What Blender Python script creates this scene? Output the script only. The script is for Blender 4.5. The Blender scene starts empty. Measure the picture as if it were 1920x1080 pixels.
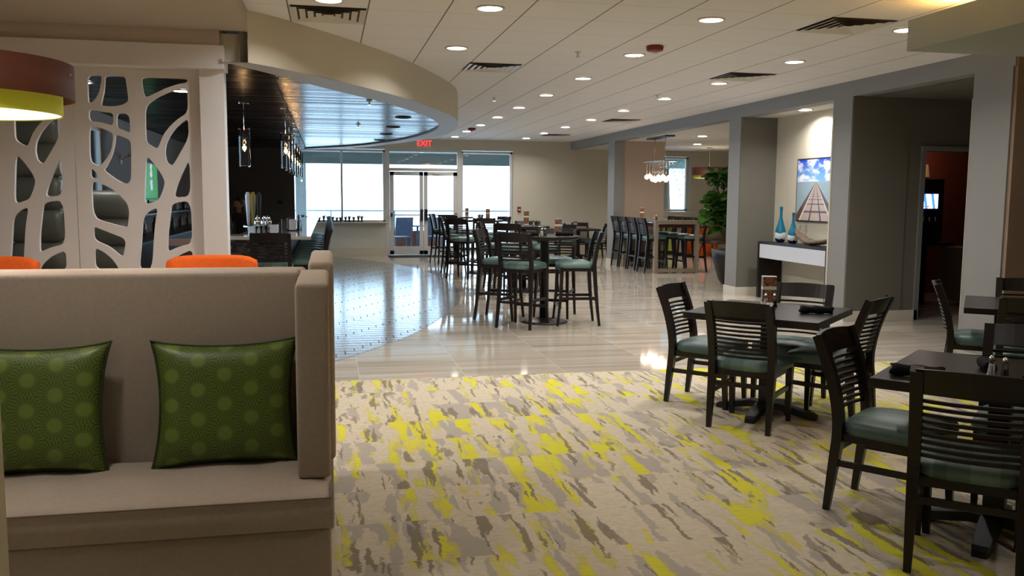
import bpy, bmesh, math, random
from mathutils import Vector, Matrix
PI = math.pi
random.seed(7)
scene = bpy.context.scene
COL = scene.collection

# ------------------------------------------------------------------ camera
F_PX = 1634.44
yaw, pitch, roll = 0.20833, 0.104535, 0.0071775
def cam_axes():
    cy, sy, cp, sp = math.cos(yaw), math.sin(yaw), math.cos(pitch), math.sin(pitch)
    f = Vector((sy*cp, cy*cp, -sp)); r = Vector((cy, -sy, 0)); u = r.cross(f)
    cr, sr = math.cos(roll), math.sin(roll)
    return cr*r + sr*u, -sr*r + cr*u, f
_r, _u, _f = cam_axes()
cd = bpy.data.cameras.new('camera'); cam = bpy.data.objects.new('camera', cd); COL.objects.link(cam)
cam.matrix_world = Matrix(((_r.x, _u.x, -_f.x, 0), (_r.y, _u.y, -_f.y, 0), (_r.z, _u.z, -_f.z, 1.54), (0, 0, 0, 1)))
cd.sensor_width = 36; cd.lens = F_PX/1920*36; cd.clip_start = 0.05; cd.clip_end = 300
scene.camera = cam

# ------------------------------------------------------------------ world, exposure
w = bpy.data.worlds.new('daylight'); scene.world = w; w.use_nodes = True
bg = w.node_tree.nodes['Background']; bg.inputs[0].default_value = (0.56, 0.79, 1.0, 1); bg.inputs[1].default_value = 8.0
scene.view_settings.view_transform = 'Standard'
scene.view_settings.look = 'None'
scene.view_settings.exposure = -0.08
scene.view_settings.gamma = 1.0
scene.view_settings.use_curve_mapping = False
scene.cycles.transparent_max_bounces = 40
CAN_W = 19.0          # watts per recessed downlight

def portal(name, loc, rot, sx, sy):
    ld = bpy.data.lights.new(name, 'AREA'); ld.shape = 'RECTANGLE'; ld.size = sx; ld.size_y = sy
    ld.cycles.is_portal = True
    o = bpy.data.objects.new(name, ld); COL.objects.link(o); o.location = loc; o.rotation_euler = rot
portal('window_portal', (1.1, 22.95, 1.4), (-PI/2, 0, 0), 7.6, 2.7)
portal('window_portal', (9.3, 22.95, 1.9), (-PI/2, 0, 0), 1.2, 1.6)
portal('window_portal', (-3.2, 11.6, 1.75), (0, -PI/2, 0), 1.5, 2.2)

# ------------------------------------------------------------------ node helpers
class Ex:
    nt = None
    def __init__(s, v): s.v = v
    @staticmethod
    def op(o, *a):
        n = Ex.nt.nodes.new('ShaderNodeMath'); n.operation = o
        for i, x in enumerate(a):
            if isinstance(x, Ex): Ex.nt.links.new(x.v, n.inputs[i])
            else: n.inputs[i].default_value = x
        return Ex(n.outputs[0])
    def __add__(s, o): return Ex.op('ADD', s, o)
    def __radd__(s, o): return Ex.op('ADD', o, s)
    def __sub__(s, o): return Ex.op('SUBTRACT', s, o)
    def __rsub__(s, o): return Ex.op('SUBTRACT', o, s)
    def __mul__(s, o): return Ex.op('MULTIPLY', s, o)
    def __rmul__(s, o): return Ex.op('MULTIPLY', o, s)
    def __truediv__(s, o): return Ex.op('DIVIDE', s, o)
    def __gt__(s, o): return Ex.op('GREATER_THAN', s, o)
    def __lt__(s, o): return Ex.op('LESS_THAN', s, o)
def X(o, *a): return Ex.op(o, *a)
def mixf(f, a, b): return a*(1-f) + b*f if isinstance(f, Ex) else None
def coords(kind='Object'):
    t = Ex.nt.nodes.new('ShaderNodeTexCoord'); s = Ex.nt.nodes.new('ShaderNodeSeparateXYZ')
    Ex.nt.links.new(t.outputs[kind], s.inputs[0]); return [Ex(s.outputs[i]) for i in range(3)]
def vec(x, y, z):
    c = Ex.nt.nodes.new('ShaderNodeCombineXYZ')
    for i, q in enumerate((x, y, z)):
        if isinstance(q, Ex): Ex.nt.links.new(q.v, c.inputs[i])
        else: c.inputs[i].default_value = q
    return c.outputs[0]
def noise(v, scale=1, detail=2, rough=.5):
    n = Ex.nt.nodes.new('ShaderNodeTexNoise'); n.inputs['Scale'].default_value = scale
    n.inputs['Detail'].default_value = detail; n.inputs['Roughness'].default_value = rough
    Ex.nt.links.new(v, n.inputs['Vector']); return Ex(n.outputs[0])
def white(v):
    n = Ex.nt.nodes.new('ShaderNodeTexWhiteNoise'); n.noise_dimensions = '3D'
    Ex.nt.links.new(v, n.inputs['Vector']); return Ex(n.outputs[0])
def col(c):
    n = Ex.nt.nodes.new('ShaderNodeRGB'); n.outputs[0].default_value = (*c, 1); return n.outputs[0]
def mix(f, a, b):
    n = Ex.nt.nodes.new('ShaderNodeMix'); n.data_type = 'RGBA'
    if isinstance(f, Ex): Ex.nt.links.new(f.v, n.inputs[0])
    else: n.inputs[0].default_value = f
    for s, i in ((a, 6), (b, 7)):
        if isinstance(s, tuple): n.inputs[i].default_value = (*s, 1)
        else: Ex.nt.links.new(s, n.inputs[i])
    return n.outputs[2]
def srgb(r, g, b):
    f = lambda c: (c/255/12.92) if c/255 <= .04045 else ((c/255+.055)/1.055)**2.4
    return (f(r), f(g), f(b))
MATS = {}
def mat(name, color=(.5, .5, .5), rough=.6, metal=0, spec=.5, var=0, vscale=8, bump=0, bscale=200, build=None, emit=None, estr=0, coat=0, stretch=None):
    if name in MATS: return MATS[name]
    m = bpy.data.materials.new(name); m.use_nodes = True; nt = m.node_tree; Ex.nt = nt
    p = nt.nodes['Principled BSDF']
    p.inputs['Base Color'].default_value = (*color, 1); p.inputs['Roughness'].default_value = rough
    p.inputs['Metallic'].default_value = metal; p.inputs['Specular IOR Level'].default_value = spec
    p.inputs['Coat Weight'].default_value = coat
    if emit: p.inputs['Emission Color'].default_value = (*emit, 1); p.inputs['Emission Strength'].default_value = estr
    if var:
        x, y, z = coords()
        sx, sy, sz = stretch or (1, 1, 1)
        n = noise(vec(x*sx, y*sy, z*sz), vscale, 4, .6)
        lo = tuple(c*(1-var) for c in color); hi = tuple(min(1, c*(1+var)) for c in color)
        nt.links.new(mix((n-.3)*2.5, lo, hi), p.inputs['Base Color'])
    if bump:
        x, y, z = coords()
        n = noise(vec(x, y, z), bscale, 3)
        b = nt.nodes.new('ShaderNodeBump'); b.inputs['Strength'].default_value = bump; b.inputs['Distance'].default_value = .01
        nt.links.new(n.v, b.inputs['Height']); nt.links.new(b.outputs[0], p.inputs['Normal'])
    if estr: p.inputs['Emission Strength'].default_value = estr
    if build: build(nt, p)
    MATS[name] = m; return m
def glass(name, tint=(1, 1, 1), refl=1.0, rough=0.0):
    if name in MATS: return MATS[name]
    m = bpy.data.materials.new(name); m.use_nodes = True; nt = m.node_tree
    nt.nodes.remove(nt.nodes['Principled BSDF'])
    t = nt.nodes.new('ShaderNodeBsdfTransparent'); t.inputs[0].default_value = (*tint, 1)
    g = nt.nodes.new('ShaderNodeBsdfGlossy'); g.inputs['Roughness'].default_value = rough
    fr = nt.nodes.new('ShaderNodeFresnel'); fr.inputs[0].default_value = 1.45
    mu = nt.nodes.new('ShaderNodeMath'); mu.operation = 'MULTIPLY'; mu.inputs[1].default_value = refl
    mx = nt.nodes.new('ShaderNodeMixShader')
    nt.links.new(fr.outputs[0], mu.inputs[0]); nt.links.new(mu.outputs[0], mx.inputs[0])
    nt.links.new(t.outputs[0], mx.inputs[1]); nt.links.new(g.outputs[0], mx.inputs[2])
    nt.links.new(mx.outputs[0], nt.nodes['Material Output'].inputs[0])
    MATS[name] = m; return m

# ------------------------------------------------------------------ mesh helpers
class MB:
    def __init__(s): s.bm = bmesh.new()
    def _add(s, vs, fs, M=None, smooth=False):
        v = [s.bm.verts.new((M @ Vector(p)) if M else p) for p in vs]
        out = []
        for f in fs:
            try:
                q = s.bm.faces.new([v[i] for i in f]); q.smooth = smooth; out.append(q)
            except ValueError: pass
        return v, out
    def box(s, x0, x1, y0, y1, z0, z1, bev=0, M=None, seg=2):
        vs = [(x, y, z) for x in (x0, x1) for y in (y0, y1) for z in (z0, z1)]
        fs = [(0, 1, 3, 2), (4, 6, 7, 5), (0, 4, 5, 1), (2, 3, 7, 6), (0, 2, 6, 4), (1, 5, 7, 3)]
        v, f = s._add(vs, fs, M)
        if bev:
            es = {e for q in f for e in q.edges}
            r = bmesh.ops.bevel(s.bm, geom=list(es), offset=bev, segments=seg, profile=.5, affect='EDGES')
            for q in r['faces']: q.smooth = True
        return s
    def sweep(s, rings, closed_ring=True, cap=True, smooth=True):
        n = len(rings[0]); vs = [p for r in rings for p in r]; fs = []
        for i in range(len(rings)-1):
            for j in range(n if closed_ring else n-1):
                k = (j+1) % n
                fs.append((i*n+j, i*n+k, (i+1)*n+k, (i+1)*n+j))
        if cap and closed_ring:
            fs.append(tuple(range(n))[::-1]); fs.append(tuple((len(rings)-1)*n+j for j in range(n)))
        v, f = s._add(vs, fs, None, smooth)
        if cap and closed_ring:
            for q in f[-2:]: q.smooth = False
        return s
    def lathe(s, prof, n=24, c=(0, 0, 0), smooth=True, cap=True):
        rings = [[(c[0]+r*math.cos(2*PI*k/n), c[1]+r*math.sin(2*PI*k/n), c[2]+z) for k in range(n)] for r, z in prof]
        return s.sweep(rings, cap=cap, smooth=smooth)
    def tube(s, pts, r, n=8):
        pts = [Vector(p) for p in pts]; rings = []
        rr = r if isinstance(r, (list, tuple)) else [r]*len(pts)
        for i, p in enumerate(pts):
            d = (pts[min(i+1, len(pts)-1)] - pts[max(i-1, 0)]).normalized()
            a = d.cross(Vector((0, 0, 1)) if abs(d.z) < .9 else Vector((1, 0, 0))).normalized(); b = d.cross(a)
            rings.append([tuple(p + rr[i]*(math.cos(2*PI*k/n)*a + math.sin(2*PI*k/n)*b)) for k in range(n)])
        return s.sweep(rings)
    def beam(s, pts, ws, ds, up=None):
        # rectangular section along pts: width along local x axis, depth perpendicular in the y-z plane
        rings = []
        for i, p in enumerate(pts):
            p = Vector(p); w_ = ws[i] if isinstance(ws, (list, tuple)) else ws; d_ = ds[i] if isinstance(ds, (list, tuple)) else ds
            t = (Vector(pts[min(i+1, len(pts)-1)]) - Vector(pts[max(i-1, 0)])).normalized()
            ux = Vector((1, 0, 0)); uy = t.cross(ux).normalized(); ux = uy.cross(t).normalized()
            rings.append([tuple(p+ux*w_/2*a+uy*d_/2*b) for a, b in ((-1, -1), (1, -1), (1, 1), (-1, 1))])
        return s.sweep(rings, smooth=False)
    def prism(s, poly, z0, z1):
        n = len(poly); vs = [(x, y, z0) for x, y in poly] + [(x, y, z1) for x, y in poly]
        fs = [tuple(range(n))[::-1], tuple(range(n, 2*n))] + [(j, (j+1) % n, n+(j+1) % n, n+j) for j in range(n)]
        s._add(vs, fs); return s
    def ball(s, c, r, sc=(1, 1, 1), u=12, v=8):
        M = Matrix.Translation(c) @ Matrix.Diagonal((r*sc[0], r*sc[1], r*sc[2], 1))
        q = bmesh.ops.create_uvsphere(s.bm, u_segments=u, v_segments=v, radius=1, matrix=M)
        for vv in q['verts']:
            for f in vv.link_faces: f.smooth = True
        return s
    def mesh(s, name):
        bmesh.ops.recalc_face_normals(s.bm, faces=s.bm.faces)
        me = bpy.data.meshes.new(name); s.bm.to_mesh(me); s.bm.free(); return me
    def build(s, name, m, parent=None):
        me = s.mesh(name)
        o = bpy.data.objects.new(name, me); COL.objects.link(o); me.materials.append(m)
        if parent is not None: o.parent = parent
        return o
def tag(o, label=None, cat=None, group=None, kind=None):
    if label: o['label'] = label
    if cat: o['category'] = cat
    if group: o['group'] = group
    if kind: o['kind'] = kind
    return o
def thing(name, label, cat, loc=(0, 0, 0), rz=0, group=None):
    o = bpy.data.objects.new(name, None); COL.objects.link(o); o.empty_display_size = .1
    o.location = loc; o.rotation_euler = (0, 0, rz); return tag(o, label, cat, group)
def dup(root, loc, rz, label=None, group=None):
    def cp(o, par):
        c = o.copy(); COL.objects.link(c); c.parent = par
        for ch in kids.get(o.name, []): cp(ch, c)
        return c
    kids = {}
    for o in list(COL.objects):
        if o.parent: kids.setdefault(o.parent.name, []).append(o)
    r = cp(root, None); r.location = loc; r.rotation_euler = (0, 0, rz)
    if label: r['label'] = label
    if group: r['group'] = group
    return r
def struct(name, mb, m, parent=None):
    o = mb.build(name, m, parent)
    if parent is None: o['kind'] = 'structure'
    return o
def spline(pts, n=8):
    out = []
    P = [Vector(p) for p in pts]; P = [2*P[0]-P[1]] + P + [2*P[-1]-P[-2]]
    for i in range(1, len(P)-2):
        for k in range(n):
            t = k/n
            out.append(.5*((2*P[i]) + (P[i+1]-P[i-1])*t + (2*P[i-1]-5*P[i]+4*P[i+1]-P[i+2])*t*t + (3*P[i]-P[i-1]-3*P[i+1]+P[i+2])*t**3))
    out.append(P[-2]); return [tuple(p) for p in out]
def text_obj(name, s, size, m, parent, loc, rot, ext=.002):
    cu = bpy.data.curves.new(name, 'FONT'); cu.body = s; cu.size = size; cu.extrude = ext; cu.align_x = 'CENTER'; cu.align_y = 'CENTER'
    t = bpy.data.objects.new(name+'_c', cu); COL.objects.link(t)
    dg = bpy.context.evaluated_depsgraph_get(); me = bpy.data.meshes.new_from_object(t.evaluated_get(dg))
    bpy.data.objects.remove(t); o = bpy.data.objects.new(name, me); COL.objects.link(o)
    me.materials.clear(); me.materials.append(m); o.parent = parent; o.location = loc; o.rotation_euler = rot; return o

# ------------------------------------------------------------------ materials
def b_ceil(nt, p):
    x, y, z = coords()
    u = X('FRACT', (x+.278)/.6096+20.); v = X('FRACT', (y-6.477)/.6096+40.)
    lx = (X('ABSOLUTE', u-.5) > .491); ly = (X('ABSOLUTE', v-.5) > .4925)
    n = noise(vec(x, y, z), 160, 2)
    c = mix(n, srgb(222, 220, 218), srgb(230, 228, 226))
    c = mix(ly*.35, c, srgb(120, 108, 90)); c = mix(lx*.85, c, srgb(80, 68, 52))
    nt.links.new(c, p.inputs['Base Color'])
def b_marble(nt, p):
    x, y, z = coords()
    cx = (x-.245)/.895; cy = y/.6
    ix = X('FLOOR', cx); iy = X('FLOOR', cy)
    fx = X('FRACT', cx+20.); fy = X('FRACT', cy)
    r = white(vec(ix, iy, 1.0)); r2 = white(vec(ix, iy, 7.0))
    st = noise(vec(x*.3+r*13, y*5.5+r2*17, r*9), 1.6, 3, .55)
    st2 = noise(vec(x*1.2+r*5, y*22.0, r2*9), 2.0, 2, .5)
    c = mix(X('MULTIPLY_ADD', st, 2.2, -.6), srgb(158, 146, 130), srgb(206, 197, 184))
    c = mix((st2-.35)*.7, c, srgb(190, 182, 168))
    c = mix((r-.5)*.5, c, srgb(150, 138, 122))
    jo = X('MAXIMUM', X('ABSOLUTE', fx-.5) > .4975, (X('ABSOLUTE', fy-.5) > .4975)*.6)
    c = mix(jo*.7, c, srgb(226, 220, 205))
    nt.links.new(c, p.inputs['Base Color'])
def b_plank(nt, p):
    x, y, z = coords()
    cy = y/.155; iy = X('FLOOR', cy); fy = X('FRACT', cy)
    cx = x/.6 - iy*.15; ix = X('FLOOR', cx); fx = X('FRACT', cx+20.)
    r = white(vec(ix, iy, 3.0))
    st = noise(vec(x*2+r*30, y*40, r*9), 1.2, 4, .6)
    c = mix(X('MULTIPLY_ADD', st, 2.0, -.5), srgb(120, 112, 102), srgb(168, 160, 148))
    c = mix((r-.4)*.6, c, srgb(110, 104, 96))
    jy = X('ABSOLUTE', fy-.5) >.44; jx = X('ABSOLUTE', fx-.5) >.4925
    jo = X('MAXIMUM', jy*.9, jx)
    c = mix(jo, c, srgb(52, 50, 50))
    nt.links.new(c, p.inputs['Base Color'])
    nt.links.new((1.5-jo*.48).v, p.inputs['IOR']); rg = X('MULTIPLY_ADD', st, .10, .10); nt.links.new((rg+jo*.7).v, p.inputs['Roughness'])
    b = nt.nodes.new('ShaderNodeBump'); b.inputs['Strength'].default_value = .25; b.inputs['Distance'].default_value = .002
    nt.links.new((st*1.0).v, b.inputs['Height']); nt.links.new(b.outputs[0], p.inputs['Normal'])
def b_carpet(nt, p):
    x, y, z = coords()
    ty = y/.46+.3; iy = X('FLOOR', ty); tx = x/.92+iy*.37; ix = X('FLOOR', tx)
    r = white(vec(ix, iy, 2.0)); r2 = white(vec(ix, iy, 9.0))
    wob = noise(vec(x, y*.7, z), 9, 4, .65)-.5
    fz = noise(vec(x*5, y*110, r*5), 1.2, 3, .7)-.5           # ragged comb edges
    X1 = x + wob*.07 + fz*.035
    def lay(sx, sy, o, det=2, ro=.5): return noise(vec(X1*sx + r*40+o, y*sy + r2*30+o, r*11+o), 1, det, ro)
    base = mix((noise(vec(x, y, z), 30, 3)-.3)*2, srgb(196, 184, 162), srgb(208, 197, 176))
    big = noise(vec(x*.9, y*.9, 3.3), 1, 2)
    g1 = lay(9, 1.5, 3.1, 3) > .545
    c = mix(g1*.85, base, srgb(168, 160, 150))
    yl = lay(10, 1.3, 11.7, 3) + (big-.5)*.35
    c = mix((yl > .555)*.8, c, srgb(200, 190, 96))
    c = mix((yl > .60)*.85, c, srgb(212, 206, 48))
    fine = noise(vec(x*9, y*70, 4.4), 1.5, 3, .7)
    c = mix((fine > .6)*.35, c, srgb(150, 140, 122))
    d = lay(20, 1.4, 23.9, 3)
    dz = noise(vec(x*1.6, y*1.6, 8.0), 1, 2)
    c = mix(((d + (dz-.5)*.3) > .62)*.9, c, srgb(132, 120, 104))
    d2 = lay(9, 2.6, 41.0, 3, .6)
    c = mix((d2 > .66)*.8, c, srgb(146, 134, 120))
    nt.links.new(c, p.inputs['Base Color'])
    b = nt.nodes.new('ShaderNodeBump'); b.inputs['Strength'].default_value = .4; b.inputs['Distance'].default_value = .004
    nt.links.new(noise(vec(x, y, z), 400, 2).v, b.inputs['Height']); nt.links.new(b.outputs[0], p.inputs['Normal'])
def b_woodceil(nt, p):
    x, y, z = coords()
    cy = y/.14; iy = X('FLOOR', cy); fy = X('FRACT', cy+40.)
    r = white(vec(iy, 2.0, 3.0))
    st = noise(vec(x*1.5+r*20, y*50, r*5), 1, 4, .6)
    c = mix(st, srgb(18, 14, 15), srgb(46, 36, 34))
    j = X('ABSOLUTE', fy-.5) > .45
    nt.links.new((1.11-j*.10).v, p.inputs['IOR'])
    c = mix(j, c, srgb(5, 5, 5)); nt.links.new(c, p.inputs['Base Color'])
    nt.links.new(X('MULTIPLY_ADD', r, .14, .2).v, p.inputs['Roughness'])
    b = nt.nodes.new('ShaderNodeBump'); b.inputs['Strength'].default_value = .35; b.inputs['Distance'].default_value = .004
    nt.links.new((st*.5+r*.3-j*2.).v, b.inputs['Height']); nt.links.new(b.outputs[0], p.inputs['Normal'])
def b_pillow(nt, p):
    x, y, z = coords(); s = .115
    u = z/s; v = x/s
    def cell(u, v):
        du = X('FRACT', u+50.)-.5; dv = (X('FRACT', v/1.732+50.)-.5)*1.732
        return du, dv, X('SQRT', du*du+dv*dv)
    a = cell(u, v); b = cell(u+.5, v+.866)
    t = a[2] > b[2]
    du = a[0]*(1-t)+b[0]*t; dv = a[1]*(1-t)+b[1]*t; d = a[2]*(1-t)+b[2]*t
    ang = X('ARCTAN2', dv, du)
    rg = d*14.; ri = X('FLOOR', rg); rf = X('ABSOLUTE', X('FRACT', rg)-.5)
    dots = (X('SINE', ang*(ri*0+26)) > .2)*(rf < .27)*(d > .26)*(d < .60)
    cz = noise(vec(x, y, z), 3, 2)
    base = mix(cz, srgb(86, 108, 42), srgb(104, 124, 52))
    c = mix(dots*.85, base, srgb(38, 50, 18))
    c = mix((d < .22), c, srgb(114, 134, 58))
    nt.links.new(c, p.inputs['Base Color'])
def b_seat(nt, p):
    x, y, z = coords()
    n = noise(vec(x, y, z), 14, 3)
    band = (X('SINE', x*26.) > .2)*.6 + (X('SINE', x*9.+1.) > .3)*.4
    c = mix(band, srgb(74, 100, 98), srgb(118, 144, 138)); c = mix(n*.3, c, srgb(74, 98, 94))
    nt.links.new(c, p.inputs['Base Color'])
def b_pic(nt, p):
    # u across, v up in generated coordinates (x = depth in y)
    x, y, z = coords('Generated')
    u = 1-y; v = z
    hz = .64
    cl = noise(vec(u*2.5, v*4.5, 2.0), 1.6, 5, .55)
    sky = mix((v-hz)/(1-hz), srgb(120, 180, 225), srgb(18, 50, 190))
    sky = mix(X('MINIMUM', X('MAXIMUM', (cl-.47)*7, 0.), 1.), sky, srgb(235, 240, 248))
    sea = mix(noise(vec(u*3, v*60, 1.0), 2, 2), srgb(120, 150, 165), srgb(170, 185, 190))
    dv = X('MAXIMUM', hz-v, 0.001)
    du = X('ABSOLUTE', u-.52)/dv
    pl = X('FRACT', X('DIVIDE', 1.2, dv)*1.2)
    wood = mix(pl > .82, srgb(190, 165, 150), srgb(90, 66, 60))
    wood = mix((X('ABSOLUTE', du-.24) < .03), wood, srgb(60, 44, 44))
    rail = mix(noise(vec(u*20, v*6, 1.0), 2, 2), srgb(120, 84, 60), srgb(60, 40, 36))
    g = mix(du < .95, sea, rail); g = mix(du < .62, g, wood)
    g = mix((X('ABSOLUTE', du-.66) < .035), g, srgb(225, 215, 205))
    c = mix(v < hz, sky, g)
    nt.links.new(c, p.inputs['Base Color'])
def b_menu(nt, p):
    x, y, z = coords('Generated')
    n = noise(vec(x*1.5+y, y, z*4.2), 3, 3, .6); n2 = noise(vec(x*2+5., y, z*7), 4, 2)
    c = mix((n-.36)*4, srgb(34, 18, 14), srgb(160, 104, 66)); c = mix((n2-.55)*5, c, srgb(230, 214, 190))
    wh = (X('ABSOLUTE', z-.60) < .055) + (z > .975) + (z < .12)
    c = mix(X('MINIMUM', wh, 1.), c, srgb(226, 222, 210))
    nt.links.new(c, p.inputs['Base Color'])
def b_vase(nt, p):
    x, y, z = coords()
    n = noise(vec(x, y, z), 13, 3)
    h = z + (n-.5)*.11
    c = mix(h > .05, srgb(22, 24, 60), srgb(200, 208, 210)); c = mix(h > .145, c, srgb(10, 98, 126))
    nt.links.new(c, p.inputs['Base Color'])
def b_screen(nt, p):
    x, y, z = coords('Generated')
    a = X('SINE', x*17.+z*2.)*.5+.5
    n = noise(vec(x*3, y, z*2), 2, 2)
    c = mix(a > .75, srgb(225, 232, 255), srgb(60, 120, 235)); c = mix((n > .62)*(z < .4), c, srgb(220, 40, 60))
    nt.links.new(c, p.inputs['Emission Color'])
def b_tv(nt, p):
    x, y, z = coords('Generated')
    n = noise(vec(x*3, y*6, z*3), 3, 3)
    c = mix(n > .62, srgb(34, 128, 24), srgb(20, 90, 20)); c = mix((X('ABSOLUTE', y-.62) < .07)*(n > .45)*(z > .3), c, srgb(190, 190, 215))
    nt.links.new(c, p.inputs['Emission Color'])
def b_weave(nt, p):
    x, y, z = coords()
    n = noise(vec(x*1.5, y*1.5, z*60), 4, 3, .6)
    nt.links.new(mix(n, srgb(66, 26, 14), srgb(104, 50, 32)), p.inputs['Base Color'])
def b_brick(nt, p):
    x, y, z = coords()
    n = noise(vec(x*9, y*5, z*14), 2, 3)
    nt.links.new(mix((n-.45)*6, srgb(30, 30, 34), srgb(92, 94, 104)), p.inputs['Base Color'])

M_CEIL = mat('ceiling_tile', rough=.9, spec=.1, build=b_ceil)
M_MARBLE = mat('polished_stone', rough=.06, spec=.5, build=b_marble)
M_PLANK = mat('plank_tile', rough=.2, spec=.55, build=b_plank)
M_CARPET = mat('carpet', rough=.95, spec=.1, build=b_carpet)
M_WOODC = mat('dark_wood_ceiling', rough=.25, spec=.5, build=b_woodceil)
M_BEIGE = mat('beige_paint', srgb(196, 189, 172), .75, spec=.25, var=.02, vscale=2)
M_GREY = mat('grey_paint', srgb(134, 132, 130), .6, spec=.3, var=.02, vscale=2)
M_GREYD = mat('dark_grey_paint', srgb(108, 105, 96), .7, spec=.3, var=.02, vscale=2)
M_TAN = mat('clay_paint', srgb(176, 156, 140), .75, spec=.25, var=.02, vscale=2)
M_BROWN = mat('terracotta_paint', srgb(142, 120, 102), .75, spec=.25, var=.02, vscale=2)
M_CHAR = mat('charcoal_paint', srgb(84, 82, 82), .7, spec=.25, var=.02, vscale=2)
M_BLUEG = mat('slate_paint', srgb(148, 156, 166), .7, spec=.25, var=.02, vscale=2)
M_WHITE = mat('white_paint', srgb(224, 222, 224), .5, spec=.3)
M_TRIM = mat('white_trim', srgb(206, 200, 186), .45, spec=.35)
M_SOFF = mat('sage_paint', srgb(164, 168, 160), .7, spec=.2)
M_ALU = mat('window_frame_paint', srgb(196, 192, 186), .4, spec=.4)
M_BLACK = mat('espresso_wood', srgb(25, 17, 15), .36, spec=.4, var=.25, vscale=3, stretch=(6, 6, 1))
M_TOP = mat('table_laminate', srgb(34, 27, 25), .3, spec=.45, var=.12, vscale=4, stretch=(1, 14, 1))
M_IRON = mat('black_iron', srgb(22, 21, 21), .45, spec=.5)
M_SEAT = mat('teal_vinyl', rough=.42, spec=.5, build=b_seat)
M_SOFA = mat('taupe_weave', srgb(176, 163, 149), .9, spec=.15, var=.05, vscale=60, bump=.25, bscale=350)
M_PILLOW = mat('green_silk', rough=.42, spec=.5, build=b_pillow)
M_PIPE = mat('dark_green_piping', srgb(44, 56, 22), .6)
M_ORANGE = mat('orange_wool', srgb(226, 98, 34), .85, spec=.15, var=.06, vscale=40)
M_OLIVE = mat('olive_leather', srgb(88, 90, 80), .42, spec=.5, var=.05, vscale=10)
M_NAP = mat('black_linen', srgb(20, 20, 22), .85, spec=.2, bump=.3, bscale=300)
M_CHROME = mat('chrome', (.8, .8, .8), .12, metal=1)
M_SALT = mat('salt_grains', srgb(225, 222, 214), .5)
M_PEP = mat('pepper_grains', srgb(66, 48, 34), .6)
M_MENU = mat('menu_print', rough=.35, build=b_menu)
M_LENS = mat('lamp_lens', (1, 1, 1), .5, emit=(1, .93, .8), estr=14)
M_RED = mat('red_plastic', srgb(128, 18, 18), .4)
M_VENT = mat('vent_metal', srgb(200, 195, 184), .5)
M_SLOT = mat('vent_gap', srgb(70, 64, 54), .8)
M_PIC = mat('pier_print', rough=.3, build=b_pic)
M_VASE = mat('blue_glaze', rough=.15, build=b_vase)
M_DRIFT = mat('driftwood', srgb(92, 76, 62), .8, var=.4, vscale=30, bump=.8, bscale=60)
M_GLOSSW = mat('gloss_white', srgb(208, 212, 222), .18, spec=.6)
M_LEAF = mat('fig_leaf', srgb(66, 104, 38), .35, spec=.5, var=.35, vscale=6)
M_BARK = mat('bark', srgb(84, 66, 48), .8)
M_STONE = mat('quartz_counter', srgb(172, 170, 166), .07, spec=.6, var=.08, vscale=40)
M_MOSAIC = mat('mosaic_tile', rough=.3, build=b_brick)
M_WEAVE = mat('rust_veneer_shade', rough=.6, build=b_weave)
M_LIME = mat('lime_fabric_shade', srgb(186, 188, 50), .7, emit=srgb(186, 188, 50), estr=.16)
M_DIFF = mat('lamp_diffuser', srgb(240, 228, 214), .6, emit=(1, .86, .74), estr=1.2)
M_GLOBE = mat('glowing_globe', (1, .9, .8), .3, emit=(1, .76, .58), estr=9)
M_FIL = mat('glowing_filament', (1, .7, .3), .3, emit=(1, .5, .16), estr=60)
M_GLASS = glass('clear_glass')
M_PANE = glass('window_glass', (.93, .97, 1.0), 1.6)
M_EXIT = mat('exit_red', srgb(255, 40, 40), .4, emit=(1, .05, .06), estr=2.2)
M_EXITB = mat('exit_housing', srgb(190, 120, 110), .4, emit=(1, .25, .2), estr=.15)
M_COVE = mat('cove_glow', (1, .8, .4), .4, emit=(1, .55, .14), estr=70)
M_GW = mat('grey_wood', srgb(150, 136, 118), .5, var=.12, vscale=4, stretch=(8, 8, 1))
M_PORCH = mat('porch_ceiling', srgb(118, 128, 126), .7, spec=.3)
M_PATIO = mat('patio_concrete', srgb(190, 186, 180), .8)
M_RAIL = mat('rail_paint', srgb(120, 170, 185), .5)
M_PCHAIR = mat('blue_grey_sling', srgb(96, 104, 132), .6)
M_PWALL = mat('patio_wall', srgb(150, 96, 78), .8)
M_OUTW = mat('outside_stucco', srgb(190, 196, 200), .8)
M_MIRR = mat('steel', srgb(130, 130, 130), .3, metal=1)

# ------------------------------------------------------------------ large structure
H = 2.99; XW = 6.35; YB = 22.6; HB = 2.8      # ceiling, grey wall plane, back wall, header underside
FLO = [(-.6, 7.34), (-.29, 7.72), (.32, 8.64), (.94, 9.79), (1.5, 11.35), (1.78, 12.3), (2.0, 13.5), (2.1, 15.0), (2.05, 16.6), (1.86, 18.3), (1.4, 19.9), (.75, 21.3), (0, 22.58)]
OUT = [(-.6, 7.34), (-.29, 7.72), (.32, 8.64), (.94, 9.79), (1.54, 11.3), (1.79, 12.25), (1.95, 13.4), (1.98, 14.6), (1.88, 15.8), (1.62, 16.9), (1.28, 18.0), (.8, 19.2), (-.3, 20.69)]
INN = [(-.8, 7.34), (-.47, 7.95), (-.03, 8.82), (.53, 9.86), (1.1, 11.1), (1.42, 12.05), (1.6, 12.8), (1.69, 13.7), (1.65, 14.8), (1.46, 16.2), (1.15, 17.4), (.6, 18.9), (-.5, 20.5)]
FLOs = [p[:2] for p in spline([(a, b, 0) for a, b in FLO])]
OUTs = [p[:2] for p in spline([(a, b, 0) for a, b in OUT])]
INNs = [p[:2] for p in spline([(a, b, 0) for a, b in INN])]
ZS = 2.58

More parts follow.
